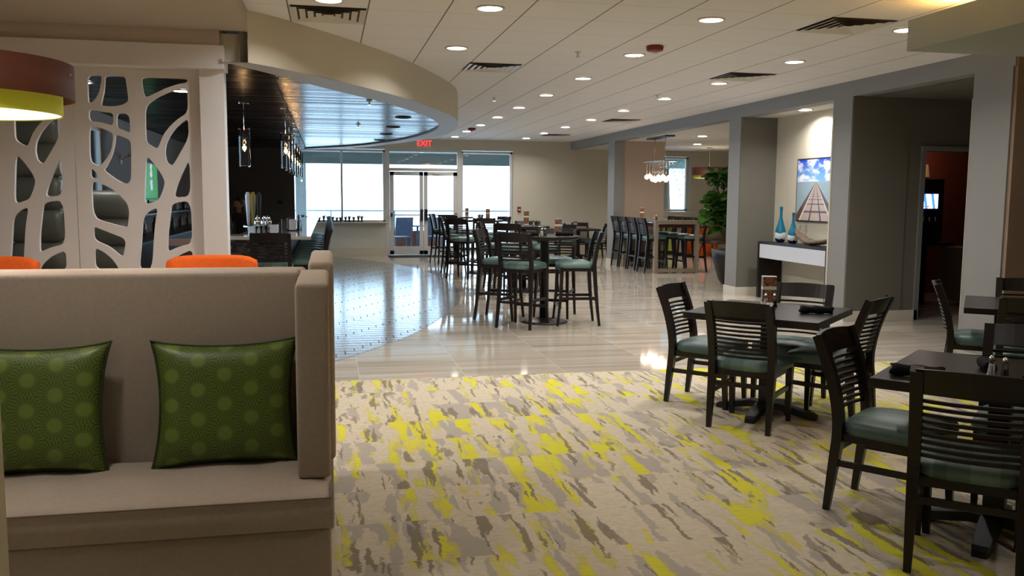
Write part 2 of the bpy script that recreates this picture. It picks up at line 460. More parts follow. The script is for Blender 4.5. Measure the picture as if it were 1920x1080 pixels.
struct('floor', MB().box(-7, 12.2, -3.2, YB+.2, -.1, 0), M_MARBLE)
poly = [(-3.2, 7.25)] + [(-.66, 7.25)] + [(x+.03, y) for x, y in FLOs[1:]] + [(-3.2, 22.58)]
struct('trim_1', MB().prism(poly, 0, .003), M_PLANK)
struct('trim_2', MB().box(-7, 11.9, -3.0, 7.25, 0, .008), M_CARPET)
struct('ceiling', MB().box(-7, 12.2, -3.2, YB+.2, H, H+.1), M_CEIL)

# back wall with openings
b = MB()
for x0, x1, z0, z1 in ((-7.2, -2.6, 0, H), (-2.6, 4.78, 2.72, H), (4.78, 8.9, 0, H), (8.9, 9.75, 0, 1.16), (8.9, 9.75, 2.66, H), (9.75, 12.2, 0, H), (-2.6, 1.45, 0, .84)):
    b.box(x0, x1, YB, YB+.25, z0, z1)
struct('wall_back', b, M_BEIGE)
struct('wall_front', MB().box(-7.2, 12.2, -3.4, -3.2, 0, H), M_BEIGE)
struct('wall_right', MB().box(12.0, 12.2, -3.2, YB, 0, H), M_BEIGE)
b = MB()
b.box(-7.2, -7.0, -3.2, 7.6, 0, H)
b.box(-7.2, -2.85, 7.45, 7.6, 0, ZS)
struct('wall_left', b, M_BEIGE)
b = MB()
for y0, y1, z0, z1 in ((7.6, 10.5, 0, ZS), (10.5, 12.6, 0, 1.0), (10.5, 12.6, 2.42, ZS), (12.6, 20.9, 0, ZS)): b.box(-3.1, -2.85, y0, y1, z0, z1)
struct('wall_bar', b, M_BLUEG)
struct('wall_charcoal', MB().box(-3.1, -.74, 20.7, 20.95, 0, H), M_CHAR)

# window in the slate wall
w3 = MB(); w3.box(-3.0, -2.93, 10.5, 12.6, 1.0, 1.06).box(-3.0, -2.93, 10.5, 12.6, 2.36, 2.42)
for y in (10.5, 11.5, 12.54): w3.box(-3.0, -2.93, y, y+.06, 1.06, 2.36)
wo = struct('window_3', w3, M_ALU); MB().box(-2.97, -2.96, 10.56, 12.54, 1.06, 2.36).build('pane', M_PANE, wo)
# bulkhead over lounge, curved fascia ring, wood ceiling
b = MB(); b.box(-7.0, -.6, -3.2, 7.34, 2.82, H)
struct('ceiling_bulkhead', b, mat('bulkhead_paint', srgb(172, 161, 148), .8, spec=.2))
b = MB()
n = len(OUTs)
rings = []
for i in range(n):
    (x0, y0), (x1, y1) = OUTs[max(i-1, 0)], OUTs[min(i+1, n-1)]; L = math.hypot(x1-x0, y1-y0); nx, ny = -(y1-y0)/L*.1, (x1-x0)/L*.1
    x, y = OUTs[i]; rings.append([(x, y, ZS+.002), (x, y, H), (x+nx, y+ny, H), (x+nx, y+ny, ZS+.002)])
fo = b; fv = [[b.bm.verts.new(p) for p in r] for r in rings]
for i in range(n-1):
    for k in (0, 1, 2, 3):
        q = b.bm.faces.new((fv[i][k], fv[i+1][k], fv[i+1][(k+1) % 4], fv[i][(k+1) % 4])); q.smooth = k in (0, 2)
for e in b.bm.edges:
    if len(e.link_faces) == 2 and e.link_faces[0].smooth != e.link_faces[1].smooth: e.smooth = False
o = struct('trim_3', b, M_BEIGE)
b = MB(); m_ = len(INNs)
vo = [b.bm.verts.new((x+.004, y-.001, ZS)) for x, y in OUTs]; vi = [b.bm.verts.new((x, y, ZS)) for x, y in INNs]
for i in range(n-1): b.bm.faces.new((vo[i], vo[i+1], vi[i+1], vi[i]))
vt = [b.bm.verts.new((x, y, ZS+.03)) for x, y in INNs]
for i in range(n-1): b.bm.faces.new((vi[i], vi[i+1], vt[i+1], vt[i]))
struct('trim_4', b, mat('ring_paint', srgb(176, 176, 176), .55, spec=.35))
struct('ceiling_wood', MB().prism([(-3.1, 7.62)] + [(-.68, 7.62)] + [(x-.01, y) for x, y in INNs[5:]] + [(-.5, 20.7), (-3.1, 20.98)], ZS+.03, ZS+.12), M_WOODC)
struct('trim_5', MB().box(-.47, -.455, 7.95, 20.45, ZS+.02, ZS+.035), mat('dark_gap', (.004, .004, .004), .8))
struct('trim_6', MB().box(-.82, -.66, 7.44, 7.6, ZS+.02, 2.815), M_BEIGE)
# sloped ledge closing the window sill wall
b = MB(); b.box(-2.6, 1.5, 22.42, 22.64, .84, .875, .006)
struct('trim_7', b, mat('sill_paint', srgb(200, 190, 172), .5))
struct('baseboard_back', MB().box(-2.6, 1.45, 22.57, 22.6, 0, .22, .004).box(4.78, 8.9, 22.58, 22.6, 0, .13), mat('tan_baseboard', srgb(196, 182, 156), .5))

# storefront windows and doors
def frame(x0, x1, z0, z1, y=YB, t=.055, d=.1, mull=(), trans=()):
    m = MB(); m.box(x0, x0+t, y, y+d, z0, z1).box(x1-t, x1, y, y+d, z0, z1).box(x0, x1, y, y+d, z0, z0+t).box(x0, x1, y, y+d, z1-t, z1)
    for q in mull: m.box(q-t/2, q+t/2, y, y+d, z0+t, z1-t)
    for q in trans: m.box(x0+t, x1-t, y, y+d, q-t/2, q+t/2)
    return m
def pane(parent, x0, x1, z0, z1, y=YB+.05): return MB().box(x0, x1, y, y+.008, z0, z1).build('pane', M_PANE, parent)
wd = struct('window_1', frame(-2.6, 1.45, .86, 2.7, mull=(-1.0, .36)), M_ALU)
for a, c in ((-2.545, -1.03), (-.97, .33), (.39, 1.395)): pane(wd, a, c, .915, 2.645)
wd = struct('window_2', frame(3.4, 4.76, .08, 2.7), M_ALU); pane(wd, 3.455, 4.705, .135, 2.645)
struct('trim_8', MB().box(1.45, 1.56, YB-.01, YB+.11, 0, 2.72).box(3.31, 3.42, YB-.01, YB+.11, 0, 2.72).box(1.56, 3.31, YB, YB+.1, 2.17, 2.25).box(1.56, 3.31, YB, YB+.1, 2.66, 2.72), M_ALU)
pn = MB().box(1.57, 3.30, YB+.05, YB+.058, 2.25, 2.66).build('window_4', M_PANE); pn['kind'] = 'structure'
wd = struct('window_5', frame(8.92, 9.73, 1.17, 2.65, y=YB+.1), M_TRIM); pane(wd, 8.975, 9.675, 1.225, 2.595, YB+.14)
struct('trim_9', MB().box(8.85, 9.95, YB-.03, YB+.1, 1.12, 1.16), M_TRIM)
for k, (x0, x1, side) in enumerate(((1.565, 2.425, 1), (2.435, 3.305, -1))):
    m = frame(x0, x1, .03, 2.16, t=.1, d=.05); m.box(x0+.1, x1-.1, YB, YB+.05, .13, .24)
    d = struct('door_%d' % (k+1), m, M_ALU)
    MB().box(x0+.1, x1-.1, YB+.02, YB+.028, .24, 2.06).build('pane', M_PANE, d)
    MB().tube([(x0+.06, YB-.07, 1.05), (x1-.06, YB-.07, 1.05)], .018, 10).build('push_bar', M_ALU, d)
    xa = x1-.09 if side > 0 else x0+.02
    xb = x0+.02 if side > 0 else x1-.06
    MB().box(xa, xa+.07, YB-.09, YB, .9, 1.2, .01).build('latch_box', M_IRON, d)
    MB().box(xb, xb+.04, YB-.08, YB, 1.0, 1.1, .01).build('bar_bracket', M_IRON, d)
    MB().box(x0+.25, x0+.6, YB-.06, YB, 2.09, 2.15, .006).tube([(x0+.4, YB-.04, 2.08), (x0+.65, YB-.18, 2.08)], .012, 6).build('door_closer', M_ALU, d)
tag(MB().box(1.5, 3.4, 21.95, 22.57, .0, .014, .004).build('entry_mat', mat('black_rubber_mat', srgb(24, 24, 26), .9)), 'black entrance mat lying in front of the glass double doors', 'mat')

# grey wall with openings: header, pilasters
def wallpiece(name, m, *boxes):
    mb = MB()
    for q in boxes: mb.box(*q)
    return struct(name, mb, m)
wallpiece('wall_grey', M_GREY, (XW, XW+.22, 7.22, YB, HB, H), (XW, XW+.24, 18.96, 19.4, 0, HB), (XW, XW+.6, 12.8, 13.2, 0, HB), (XW, 7.15, 9.82, 10.24, 0, HB), (XW, 7.0, 7.24, 7.75, 0, HB))
wallpiece('wall_clay', M_TAN, (XW+.24, 7.56, 18.98, 19.38, 0, HB))
wallpiece('wall_terracotta', M_BROWN, (XW+.02, 12.0, 7.2, 7.24, 0, H), (7.0, 12.0, 7.24, 7.75, 0, H))
wallpiece('wall_recess', M_GREYD, (7.15, 7.4, 9.82, 9.98, 0, HB), (7.4, 8.36, 9.82, 9.98, 2.15, HB), (8.36, 12.0, 9.82, 9.98, 0, HB), (XW+.01, 7.15, 9.805, 9.82, 0, HB))
wallpiece('wall_niche', M_BEIGE, (6.97, 7.15, 10.24, 12.8, 0, HB))
wallpiece('wall_niche_side', M_GREYD, (XW+.005, 6.97, 12.785, 12.8, 0, HB))
wallpiece('wall_room', M_BEIGE, (6.95, 12.0, 13.0, 13.2, 0, HB))
wallpiece('ceiling_right', mat('soffit_white', srgb(206, 202, 192), .8, spec=.2), (XW+.2, 12.0, 10.0, YB, HB, H))
wallpiece('ceiling_recess', M_GREYD, (XW+.2, 12.0, 7.75, 10.0, HB, H))
b = MB()
for x0, x1, y0, y1 in ((XW-.015, XW, 18.95, 19.41), (XW, 7.57, 18.945, 18.965), (XW-.015, XW, 12.78, 13.21), (XW, 6.97, 12.77, 12.787), (XW-.015, XW, 9.79, 10.25), (XW, 7.39, 9.79, 9.806), (6.955, 6.972, 10.24, 12.78)):
    b.box(x0, x1, y0, y1, 0, .13)
struct('baseboard_right', b, M_TRIM)
struct('trim_10', MB().box(7.34, 7.4, 9.79, 10.0, 0, 2.15).box(7.34, 8.42, 9.79, 10.0, 2.15, 2.21).box(8.36, 8.42, 9.79, 10.0, 0, 2.15), mat('door_frame_grey', srgb(120, 122, 124), .5))
struct('trim_11', MB().box(XW-.004, XW+.03, 7.75, 7.756, 0, HB-.25).box(XW-.006, XW, 10.21, 10.243, .13, HB-.3), M_BEIGE)
# kitchen behind the doorway
wallpiece('wall_kitchen', mat('kitchen_red', srgb(120, 56, 36), .7), (7.15, 12.0, 12.7, 12.85, 0, HB))
# floating soffit top right with cove light
sf = struct('ceiling_soffit', MB().box(4.17, 7.6, 1.0, 5.8, 2.62, 2.84), M_SOFF)
cv = MB().box(4.46, 4.56, 1.2, 5.74, 2.841, 2.86).build('cove_light', M_COVE)
tag(cv, 'warm amber light strip glowing above the floating ceiling panel', 'light')
# wall end at left edge, close to camera
struct('trim_12', MB().box(-1.6, -.858, 2.2, 2.5, 0, 2.8), M_BEIGE)

# ------------------------------------------------------------------ porch outside
struct('floor_porch', MB().box(-9, 13, YB+.25, 28.5, -.12, -.02), M_PATIO)
b = MB().box(-9, 13, YB+.25, 26.4, 2.78, 2.9); b.box(-9, 13, 26.1, 26.4, 2.46, 2.78)
struct('ceiling_porch', b, M_PORCH)
for i, x in enumerate((-.9, 7.5)):
    tag(MB().box(x, x+.3, 26.1, 26.4, -.02, 2.46, .01).build('porch_column', M_OUTW),
        ['pale square porch column outside the left window', 'pale square porch column outside the far right room'][i], 'column')
r_ = thing('porch_railing', 'pale blue metal railing beyond the windows at the edge of the porch', 'railing', (0, 26.9, 0))
MB().box(-8, 12, -.02, .02, 1.06, 1.1).box(-8, 12, -.015, .015, .12, .15).build('rail', M_RAIL, r_)
for x in (-7.4, -5.3, -3.2, -1.2, .1, 2.0, 3.9, 5.8, 7.7, 9.6): MB().box(x-.02, x+.02, -.02, .02, -.02, 1.06).build('post', M_RAIL, r_)
tag(MB().box(1.0, 3.3, 24.9, 25.1, -.02, .55, .01).build('planter_wall', M_PWALL), 'low reddish planter wall on the porch outside the doors', 'wall')
def patio_chair(x, y, rz, label):
    t = thing('patio_chair', label, 'chair', (x, y, -.02), rz, 'patio chairs')
    MB().box(-.25, .25, -.25, .25, .42, .46, .01).build('seat', M_PCHAIR, t)
    MB().beam([(0, -.26, .5), (0, -.3, .7), (0, -.36, .98)], .48, .03).build('backrest', M_PCHAIR, t)
    for sx in (-1, 1):
        for sy in (-1, 1): MB().beam([(sx*.23, sy*.25, 0), (sx*.23, sy*.23, .44)], .04, .04).build('leg', M_PCHAIR, t)
        MB().box(sx*.26-.02, sx*.26+.02, -.26, .24, .64, .67).build('armrest', M_PCHAIR, t)
patio_chair(1.95, 23.9, .2, 'blue-grey patio chair outside, seen through the left door leaf')
patio_chair(2.95, 24.1, -.4, 'blue-grey patio chair outside, seen through the right door leaf')
t = thing('patio_table', 'square patio table outside between two blue-grey chairs', 'table', (2.45, 24.4, -.02))
MB().box(-.4, .4, -.4, .4, .71, .74, .005).build('tabletop', M_PCHAIR, t)
MB().lathe([(.03, 0), (.03, .71)], 12).lathe([(.25, 0), (.25, .02)], 20).build('pedestal', M_PCHAIR, t)

# ------------------------------------------------------------------ recessed lights
def can_light(x, y, z, label, power=CAN_W, r=.096, group='recessed ceiling downlights', spread=150):
    t = thing('ceiling_downlight', label, 'light', (x, y, z), 0, group)
    MB().lathe([(r*.98, -.0025), (r*1.18, -.0025), (r*1.2, -.012), (r, -.014), (r*.98, -.0025)], 28, cap=False).build('trim_ring', M_TRIM, t)
    MB().lathe([(r*.985, -.003), (r*.96, -.011), (r*.6, -.0125), (.001, -.013)], 28).build('lens', M_LENS, t)
    ld = bpy.data.lights.new('downlight', 'AREA'); ld.shape = 'DISK'; ld.size = r*2; ld.energy = power; ld.color = (1, .965, .925); ld.spread = math.radians(spread)
    lo = bpy.data.objects.new('downlight', ld); COL.objects.link(lo); lo.parent = t; lo.location = (0, 0, -.016)
    return t
ORD = ['nearest', 'second nearest', 'third nearest', 'fourth', 'fifth', 'sixth', 'seventh', 'eighth', 'farthest']
for j, x in enumerate((3.08, 4.87)):
    rowname = ['in the middle row of the tiled ceiling', 'in the row closest to the grey wall'][j]
    for k in range(9):
        can_light(x, 6.80+1.83*k, H, 'round recessed downlight, %s in view %s' % (ORD[k], rowname))
can_light(1.25, 6.80, H, 'round recessed downlight at top centre, left of the middle row')
can_light(1.26, 8.66, H, 'round recessed downlight just right of the curved bulkhead')
can_light(.03, 6.80, H, 'round recessed downlight above the leftmost ceiling vent')
for x in (2.6,):
    for y in (4.4, 1.2): 
        can_light(x, y, H, 'round recessed downlight over the carpet, %s' % ('above the middle table' if y > 3 else 'above the camera'), power=9)
for x, y, q in ((-1.1, 2.95, 'booth sofa'), (-1.5, 5.1, 'orange lounge chairs, added unseen to brighten the tree screen')): can_light(x, y, 2.82, 'round recessed downlight in the low ceiling over the '+q, power=9 if y < 4 else 24, group='downlights over the booths')  # lounge-chair can is an added light, out of view, brightening the tree screen
can_light(6.66, 11.45, HB, 'round recessed downlight inside the niche above the pier picture', power=26)
can_light(7.53, 16.88, HB, 'round recessed downlight over the communal table room', power=18)
can_light(8.53, 19.4, HB, 'round recessed downlight farther back, near the corner window', power=25)
can_light(10.2, 16.5, HB, 'round recessed downlight in the far room, hidden behind the pillar', power=30)
for k, (x, y) in enumerate(((1.03, 12.15), (1.02, 13.89), (1.02, 15.5), (1.0, 17.15))):
    t = thing('ceiling_speaker_light', 'dark unlit round fixture in the wood ceiling, %s from the camera' % ['first', 'second', 'third', 'last'][k], 'light', (x, y, ZS+.03), 0, 'unlit round fixtures in the wood ceiling')
    MB().lathe([(.1, 0), (.11, 0), (.11, -.012), (.085, -.016), (.085, -.004)], 24, cap=False).build('trim_ring', M_IRON, t)
    MB().lathe([(.085, -.002), (.08, -.006), (.001, -.008)], 24).build('lens', M_IRON, t)
for k, (x, y) in enumerate(((-1.75, 8.0), (-1.45, 9.7), (-2.3, 9.2))):
    can_light(x, y, ZS+.03, ['pale round ceiling light over the bar, seen through the top of the tree screen', 'round ceiling light over the bar, seen behind the upper branch', 'round ceiling light over the bar, at the left behind the tree screen'][k], power=5, group='ceiling lights over the bar')

def vent(x, y, label, s=.29):
    t = thing('ceiling_vent', label, 'vent', (x, y, H), 0, 'square ceiling air vents')
    MB().box(-s, s, -s, s, -.004, 0).build('backing', M_SLOT, t)
    for k, q in enumerate((1.0, .78, .56, .34, .14)):
        a = s*q; c = a-.045 if k < 4 else 0
        m = MB(); z0, z1 = -.016, -.0055
        if c > 0:
            pts = [(-1, -1), (1, -1), (1, 1), (-1, 1)]
            for i in range(4):
                p, r = pts[i], pts[(i+1) % 4]
                m._add([(p[0]*a, p[1]*a, z0), (r[0]*a, r[1]*a, z0), (r[0]*c, r[1]*c, z1), (p[0]*c, p[1]*c, z1)], [(0, 1, 2, 3)])
        else: m.box(-a, a, -a, a, -.015, -.012)
        m.build('louver', M_VENT, t)
vent(.03, 7.36, 'square ceiling vent at top left beside the bulkhead corner')
vent(1.83, 9.87, 'square ceiling vent near the tip of the curved bulkhead')
vent(4.28, 6.78, 'large-looking square ceiling vent at top right near the floating panel')
vent(4.88, 9.85, 'square ceiling vent above the niche, right of the middle lights')
vent(5.48, 16.0, 'square ceiling vent near the far end of the grey header')
vent(5.3, 20.2, 'farthest square ceiling vent, close to the back wall')
def strobe(x, y, label):
    t = thing('fire_strobe', label, 'fire alarm', (x, y, H), 0, 'red ceiling fire strobes')
    MB().lathe([(.075, 0), (.085, -.01), (.08, -.045), (.05, -.055)], 24).build('body', M_RED, t)
    MB().ball((0, 0, -.06), .022, (1.6, 1, .7)).build('lens', M_GLOSSW, t)
strobe(3.1, 8.11, 'red round ceiling fire strobe beside the near middle-row lights')
strobe(3.04, 18.65, 'small red ceiling fire strobe near the back wall')
for x, y, z, l in ((2.48, 8.62, H, 'small ceiling sprinkler in the open tile area'), (2.43, 12.86, H, 'small ceiling sprinkler in front of the far light row'), (.48, 10.15, ZS+.03, 'small sprinkler hanging from the dark wood ceiling'), (.47, 13.5, ZS+.03, 'second sprinkler on the dark wood ceiling'), (4.6, 11.9, H, 'faint sprinkler on the ceiling towards the niche'), (7.5, 9.0, HB, 'white sprinkler in the dark recess ceiling')):
    t = thing('sprinkler', l, 'sprinkler', (x, y, z), 0, 'ceiling sprinklers')
    MB().lathe([(.035, 0), (.035, -.006), (.012, -.012), (.01, -.04)], 14).build('body', M_VENT, t)
    MB().lathe([(.022, -.052), (.022, -.049)], 12).tube([(.012, 0, -.035), (.012, 0, -.05)], .002, 5).tube([(-.012, 0, -.035), (-.012, 0, -.05)], .002, 5).build('deflector', M_CHROME, t)

# exit sign, alarm pull, wall plates
t = thing('exit_sign', 'red EXIT sign hanging under the edge of the curved bulkhead before the doors', 'sign', (2.19, 20.2, 2.735))
MB().box(-.15, .15, -.015, .015, -.09, .1, .004).build('housing', M_EXITB, t)
text_obj('lettering', 'EXIT', .17, M_EXIT, t, (0, -.018, 0), (PI/2, 0, 0))
MB().tube([(0, 0, .1), (0, 0, H-2.72)], .01, 8).build('stem', M_VENT, t)
t = thing('fire_alarm_pull', 'small red fire alarm pull box on the beige back wall', 'fire alarm', (4.95, YB, 1.2))
MB().box(-.045, .045, -.04, 0, -.07, .07, .005).build('box', M_RED, t); MB().box(-.03, .03, -.05, -.038, -.02, .01).build('pull_bar', M_GLOSSW, t)
t = thing('wall_plate', 'dark rectangular switch plate on the charcoal wall', 'switch', (-1.06, 20.7, 1.37))
MB().box(-.06, .06, -.012, 0, -.04, .04, .003).build('plate', M_IRON, t); MB().box(-.02, .02, -.018, -.011, -.015, .015).build('rocker', M_BLACK, t)

# ------------------------------------------------------------------ tree screens
def chaikin(p, it=2):
    for _ in range(it):
        q = []
        for i in range(len(p)):
            a, c = p[i], p[(i+1) % len(p)]
            q += [(a[0]*.82+c[0]*.18, a[1]*.82+c[1]*.18), (a[0]*.18+c[0]*.82, a[1]*.18+c[1]*.82)]
        p = q
    return p
CUT = [
 [(163,140.5),(190.5,141),(189.5,155),(186,172),(181,182),(174,191),(167.5,193),(165,190)],
 [(196,142),(234.5,142.5),(237.5,162),(240.5,185),(239,191),(230,196),(217.5,199),(200,199),(189,197.5),(191,186),(194.5,172),(196,155)],
 [(265,144),(351,147.5),(351,154.5),(332,158),(310,165.5),(290,175),(277,181.5),(271,180),(268,172),(266,157)],
 [(351,162),(352.5,210.5),(332,224),(317,238),(306,253),(299,271),(296,277),(291,277.5),(273.5,267),(272.5,240),(272,206),(277,195),(295,182),(322,170)],
 [(352.5,221),(354,258),(326,307.5),(321,310),(312.5,304),(309,287),(311,270),(320,252),(332,237)],
 [(166,204.5),(190,209),(212.5,212),(212.5,236),(190,229),(167,227)],
 [(219,212.5),(235,212.5),(241,217.5),(243,222.5),(244.5,249.5),(232,244),(218,239)],
 [(167,235),(190,240),(211,249),(212,260),(209,280),(200,297),(189,310),(184,311),(168,302.5)],
 [(216,251),(244,262.5),(246,275),(246,335),(241,344),(232,344),(215,335),(194,319),(200,311),(210,290),(215,267.5)],
 [(170,316),(175,318),(182,326),(186,334),(183,335.5),(170,332.5)],
 [(171,340),(185,342.5),(207.5,352.5),(225,366),(237.5,380),(242.5,395),(240,424),(236,426),(215,421),(174,409)],
 [(175,424),(190,430),(215,440),(231,446),(236,455),(231,481),(225,479),(205,462.5),(176,450)],
 [(177,464),(195,472.5),(210,485),(217.5,495),(224,506),(178,506)],
 [(274,291),(287.5,305),(302.5,326),(309,341),(306,355),(300,370),(295,376),(277,382),(272.5,380),(271,370)],
 [(355,298),(357.5,368),(326,370.5),(331,350),(341,325)],
 [(296,389.5),(290,425),(285,506),(260.5,506),(265,455),(267.5,412.5),(272.5,402.5),(282.5,394)],
 [(322.5,381),(357.5,376),(361,456),(335,462.5),(317.5,470.5),(314.5,469),(315,437.5),(319,405)],
 [(361,467.5),(362,506),(312,506),(318,494),(335,479)],
]
YP = 7.5
def unproj_y(px, py, Y):
    d = _f + _r*((px-960)/F_PX) + _u*((540-py)/F_PX); k = Y/d.y; return (d.x*k, 1.54+d.z*k)
HOLES = [[unproj_y(a, c, YP) for a, c in q] for q in CUT]       # tree pattern traced on the panel plane, metres
PANEL_W = .955
def screen_panel(x0, shift, label):
    cu = bpy.data.curves.new('screen', 'CURVE'); cu.dimensions = '2D'; cu.fill_mode = 'BOTH'; cu.extrude = .019
    def sp(pts):
        s = cu.splines.new('POLY'); s.points.add(len(pts)-1); s.use_cyclic_u = True
        for i, p in enumerate(pts): s.points[i].co = (p[0], p[1], 0, 1)
    sp([(x0+.002, .02), (x0+PANEL_W-.002, .02), (x0+PANEL_W-.002, 2.6), (x0+.002, 2.6)])
    for h in HOLES: sp([(x+shift, z) for x, z in chaikin(h)])
    low = [[(.12, .1), (.33, .1), (.38, .5), (.2, .7), (.13, .6)], [(.45, .1), (.6, .1), (.56, .55), (.5, .6)], [(.68, .1), (.86, .1), (.86, .6), (.7, .45)]]
    for q in low: sp([(x0+a, c) for a, c in chaikin(q)])
    t = bpy.data.objects.new('tmp', cu); COL.objects.link(t)
    dg = bpy.context.evaluated_depsgraph_get(); me = bpy.data.meshes.new_from_object(t.evaluated_get(dg)); bpy.data.objects.remove(t)
    o = bpy.data.objects.new('tree_screen', me); COL.objects.link(o); me.materials.clear(); me.materials.append(M_WHITE)
    o.location = (0, YP+.019, 0); o.rotation_euler = (PI/2, 0, 0)
    tag(o, label, 'divider', 'white tree cut-out screen panels'); return o
screen_panel(-1.94, 0, 'white divider panel with tree cut-outs, next to the square column')
screen_panel(-1.94-PANEL_W, -PANEL_W-.0, 'white divider panel with tree cut-outs, behind the drum pendant at left')
struct('trim_13', MB().box(-.985, -.80, 7.44, 7.62, 0, 2.6), M_WHITE)
struct('trim_14', MB().box(-7.0, -.785, 7.36, 7.64, 2.53, 2.71, .004), M_WHITE)
struct('trim_15', MB().box(-7.0, -.82, 7.40, 7.62, 2.71, H), mat('pale_clay_paint', srgb(208, 194, 180), .7))

# ------------------------------------------------------------------ chairs
def arc_slat(m, w, z, y, bow, h, d, n=8):
    rings = []
    for i in range(n+1):
        u = -1+2*i/n; yy = y - bow*(1-u*u)
        rings.append([(u*w/2, yy-d/2, z-h/2), (u*w/2, yy+d/2, z-h/2), (u*w/2, yy+d/2, z+h/2), (u*w/2, yy-d/2, z+h/2)])
    m.sweep(rings, smooth=False)
def seat_mesh(z0, z1, w, y0, y1, top=.025):
    m = MB(); N = 10; rings = []
    prof = [(1.0, z0), (1.015, z0+(z1-z0)*.45), (.995, z0+(z1-z0)*.8), (.93, z1), (.6, z1+top*.8), (.2, z1+top)]
    cy = (y0+y1)/2; hy = (y1-y0)/2
    def ring(sc, z):
        out = []
        for i in range(32):
            a = 2*PI*i/32; ca, sa = math.cos(a), math.sin(a); k = (abs(ca)**7+abs(sa)**7)**(-1/7)
            tx = w/2*(1 + .07*sa*k)      # wider at the front
            out.append((ca*k*tx*sc, cy+sa*k*hy*sc, z))
        return out
    m.sweep([ring(a, z) for a, z in prof]); return m
POST = [(0, -.25, 0), (0, -.228, .2), (0, -.207, .4), (0, -.222, .55), (0, -.262, .7), (0, -.325, .865)]
def make_chair(label):
    t = thing('dining_chair', label, 'chair')
    seat_mesh(.395, .462, .45, -.20, .245).build('seat', M_SEAT, t)
    MB().box(-.205, .205, -.2, .225, .355, .4, .004).build('seat_frame', M_BLACK, t)
    for s in (-1, 1):
        MB().beam([(s*.2, a[1], a[2]) for a in spline(POST, 4)], [.03+.018*min(1, a[2]/.4) for a in spline(POST, 4)], [.03+.018*min(1, a[2]/.3) for a in spline(POST, 4)]).build('back_post', M_BLACK, t)
        MB().beam([(s*.2, .215, 0), (s*.2, .205, .2), (s*.2, .205, .4)], [.028, .038, .046], [.028, .038, .046]).build('front_leg', M_BLACK, t)
        MB().beam([(s*.2, -.215, .245), (s*.2, 0, .245), (s*.2, .205, .245)], .018, .03).build('side_stretcher', M_BLACK, t)
    MB().box(-.2, .2, -.235, -.215, .29, .32).build('rear_stretcher', M_BLACK, t)
    m = MB()
    for k in range(9):
        z = .495+k*.0295; f = (z-.4)/.465; y = -.209-.115*f**1.5
        arc_slat(m, .37, z, y, .03, .0145, .016)
    m.build('slats', M_BLACK, t)
    m = MB(); n = 10; rings = []
    for i in range(n+1):
        u = -1+2*i/n; bo = -.03*(1-u*u); dz = .008*(1-u*u)
        rings.append([(u*.2, -.283+bo-.011, .765), (u*.2, -.283+bo+.011, .765), (u*.205, -.327+bo+.011, .865+dz), (u*.205, -.327+bo-.011, .865+dz)])
    m.sweep(rings, smooth=False).build('top_rail', M_BLACK, t)
    return t
SPOST = [(0, -.27, 0), (0, -.235, .3), (0, -.205, .7), (0, -.215, .82), (0, -.24, .96), (0, -.285, 1.12)]
def make_stool(label):
    t = thing('bar_stool', label, 'stool')
    seat_mesh(.695, .76, .43, -.20, .22).build('seat', M_SEAT, t)
    MB().box(-.2, .2, -.2, .205, .655, .695, .004).build('seat_frame', M_BLACK, t)
    for s in (-1, 1):
        MB().beam([(s*(.2+.018*(1-min(1, a[2]/.7))), a[1], a[2]) for a in spline(SPOST, 4)], [.028+.012*min(1, a[2]/.5) for a in spline(SPOST, 4)], [.028+.016*min(1, a[2]/.5) for a in spline(SPOST, 4)]).build('back_post', M_BLACK, t)
        MB().beam([(s*.218, .235, 0), (s*.205, .2, .35), (s*.198, .185, .7)], [.026, .034, .042], [.026, .034, .042]).build('front_leg', M_BLACK, t)
        MB().beam([(s*.208, -.235, .33), (s*.206, 0, .33), (s*.206, .205, .33)], .018, .034).build('side_stretcher', M_BLACK, t)
    MB().box(-.205, .205, .19, .215, .215, .25).build('foot_rail', M_BLACK, t)
    MB().box(-.205, .205, -.25, -.23, .29, .32).build('rear_stretcher', M_BLACK, t)
    m = MB()
    for k in range(6):
        z = .805+k*.035; f = (z-.7)/.42; y = -.205-.08*f**1.6
        arc_slat(m, .37, z, y, .03, .018, .018)
    m.build('slats', M_BLACK, t)
    m = MB(); n = 10; rings = []
    for i in range(n+1):
        u = -1+2*i/n; bo = -.03*(1-u*u); dz = .006*(1-u*u)
        rings.append([(u*.2, -.25+bo-.011, 1.015), (u*.2, -.25+bo+.011, 1.015), (u*.205, -.288+bo+.011, 1.12+dz), (u*.205, -.288+bo-.011, 1.12+dz)])
    m.sweep(rings, smooth=False).build('top_rail', M_BLACK, t)
    return t
CHAIR = make_chair('x'); STOOL = make_stool('x'); used = {'c': False, 's': False}
def face(dx, dy): return math.atan2(-dx, dy)          # rotation so that local +Y points along (dx, dy)
def seat_at(kind, rx, ry, dx, dy, label, group, z=0):
    """place by the midpoint of the rear feet, facing (dx,dy)"""
    L = math.hypot(dx, dy); dx, dy = dx/L, dy/L
    src = CHAIR if kind == 'c' else STOOL; off = .25 if kind == 'c' else .27
    loc = (rx+dx*off, ry+dy*off, z)
    if not used[kind]:
        used[kind] = True; src.location = loc; src.rotation_euler = (0, 0, face(dx, dy)); src['label'] = label; src['group'] = group; return src
    return dup(src, loc, face(dx, dy), label, group)

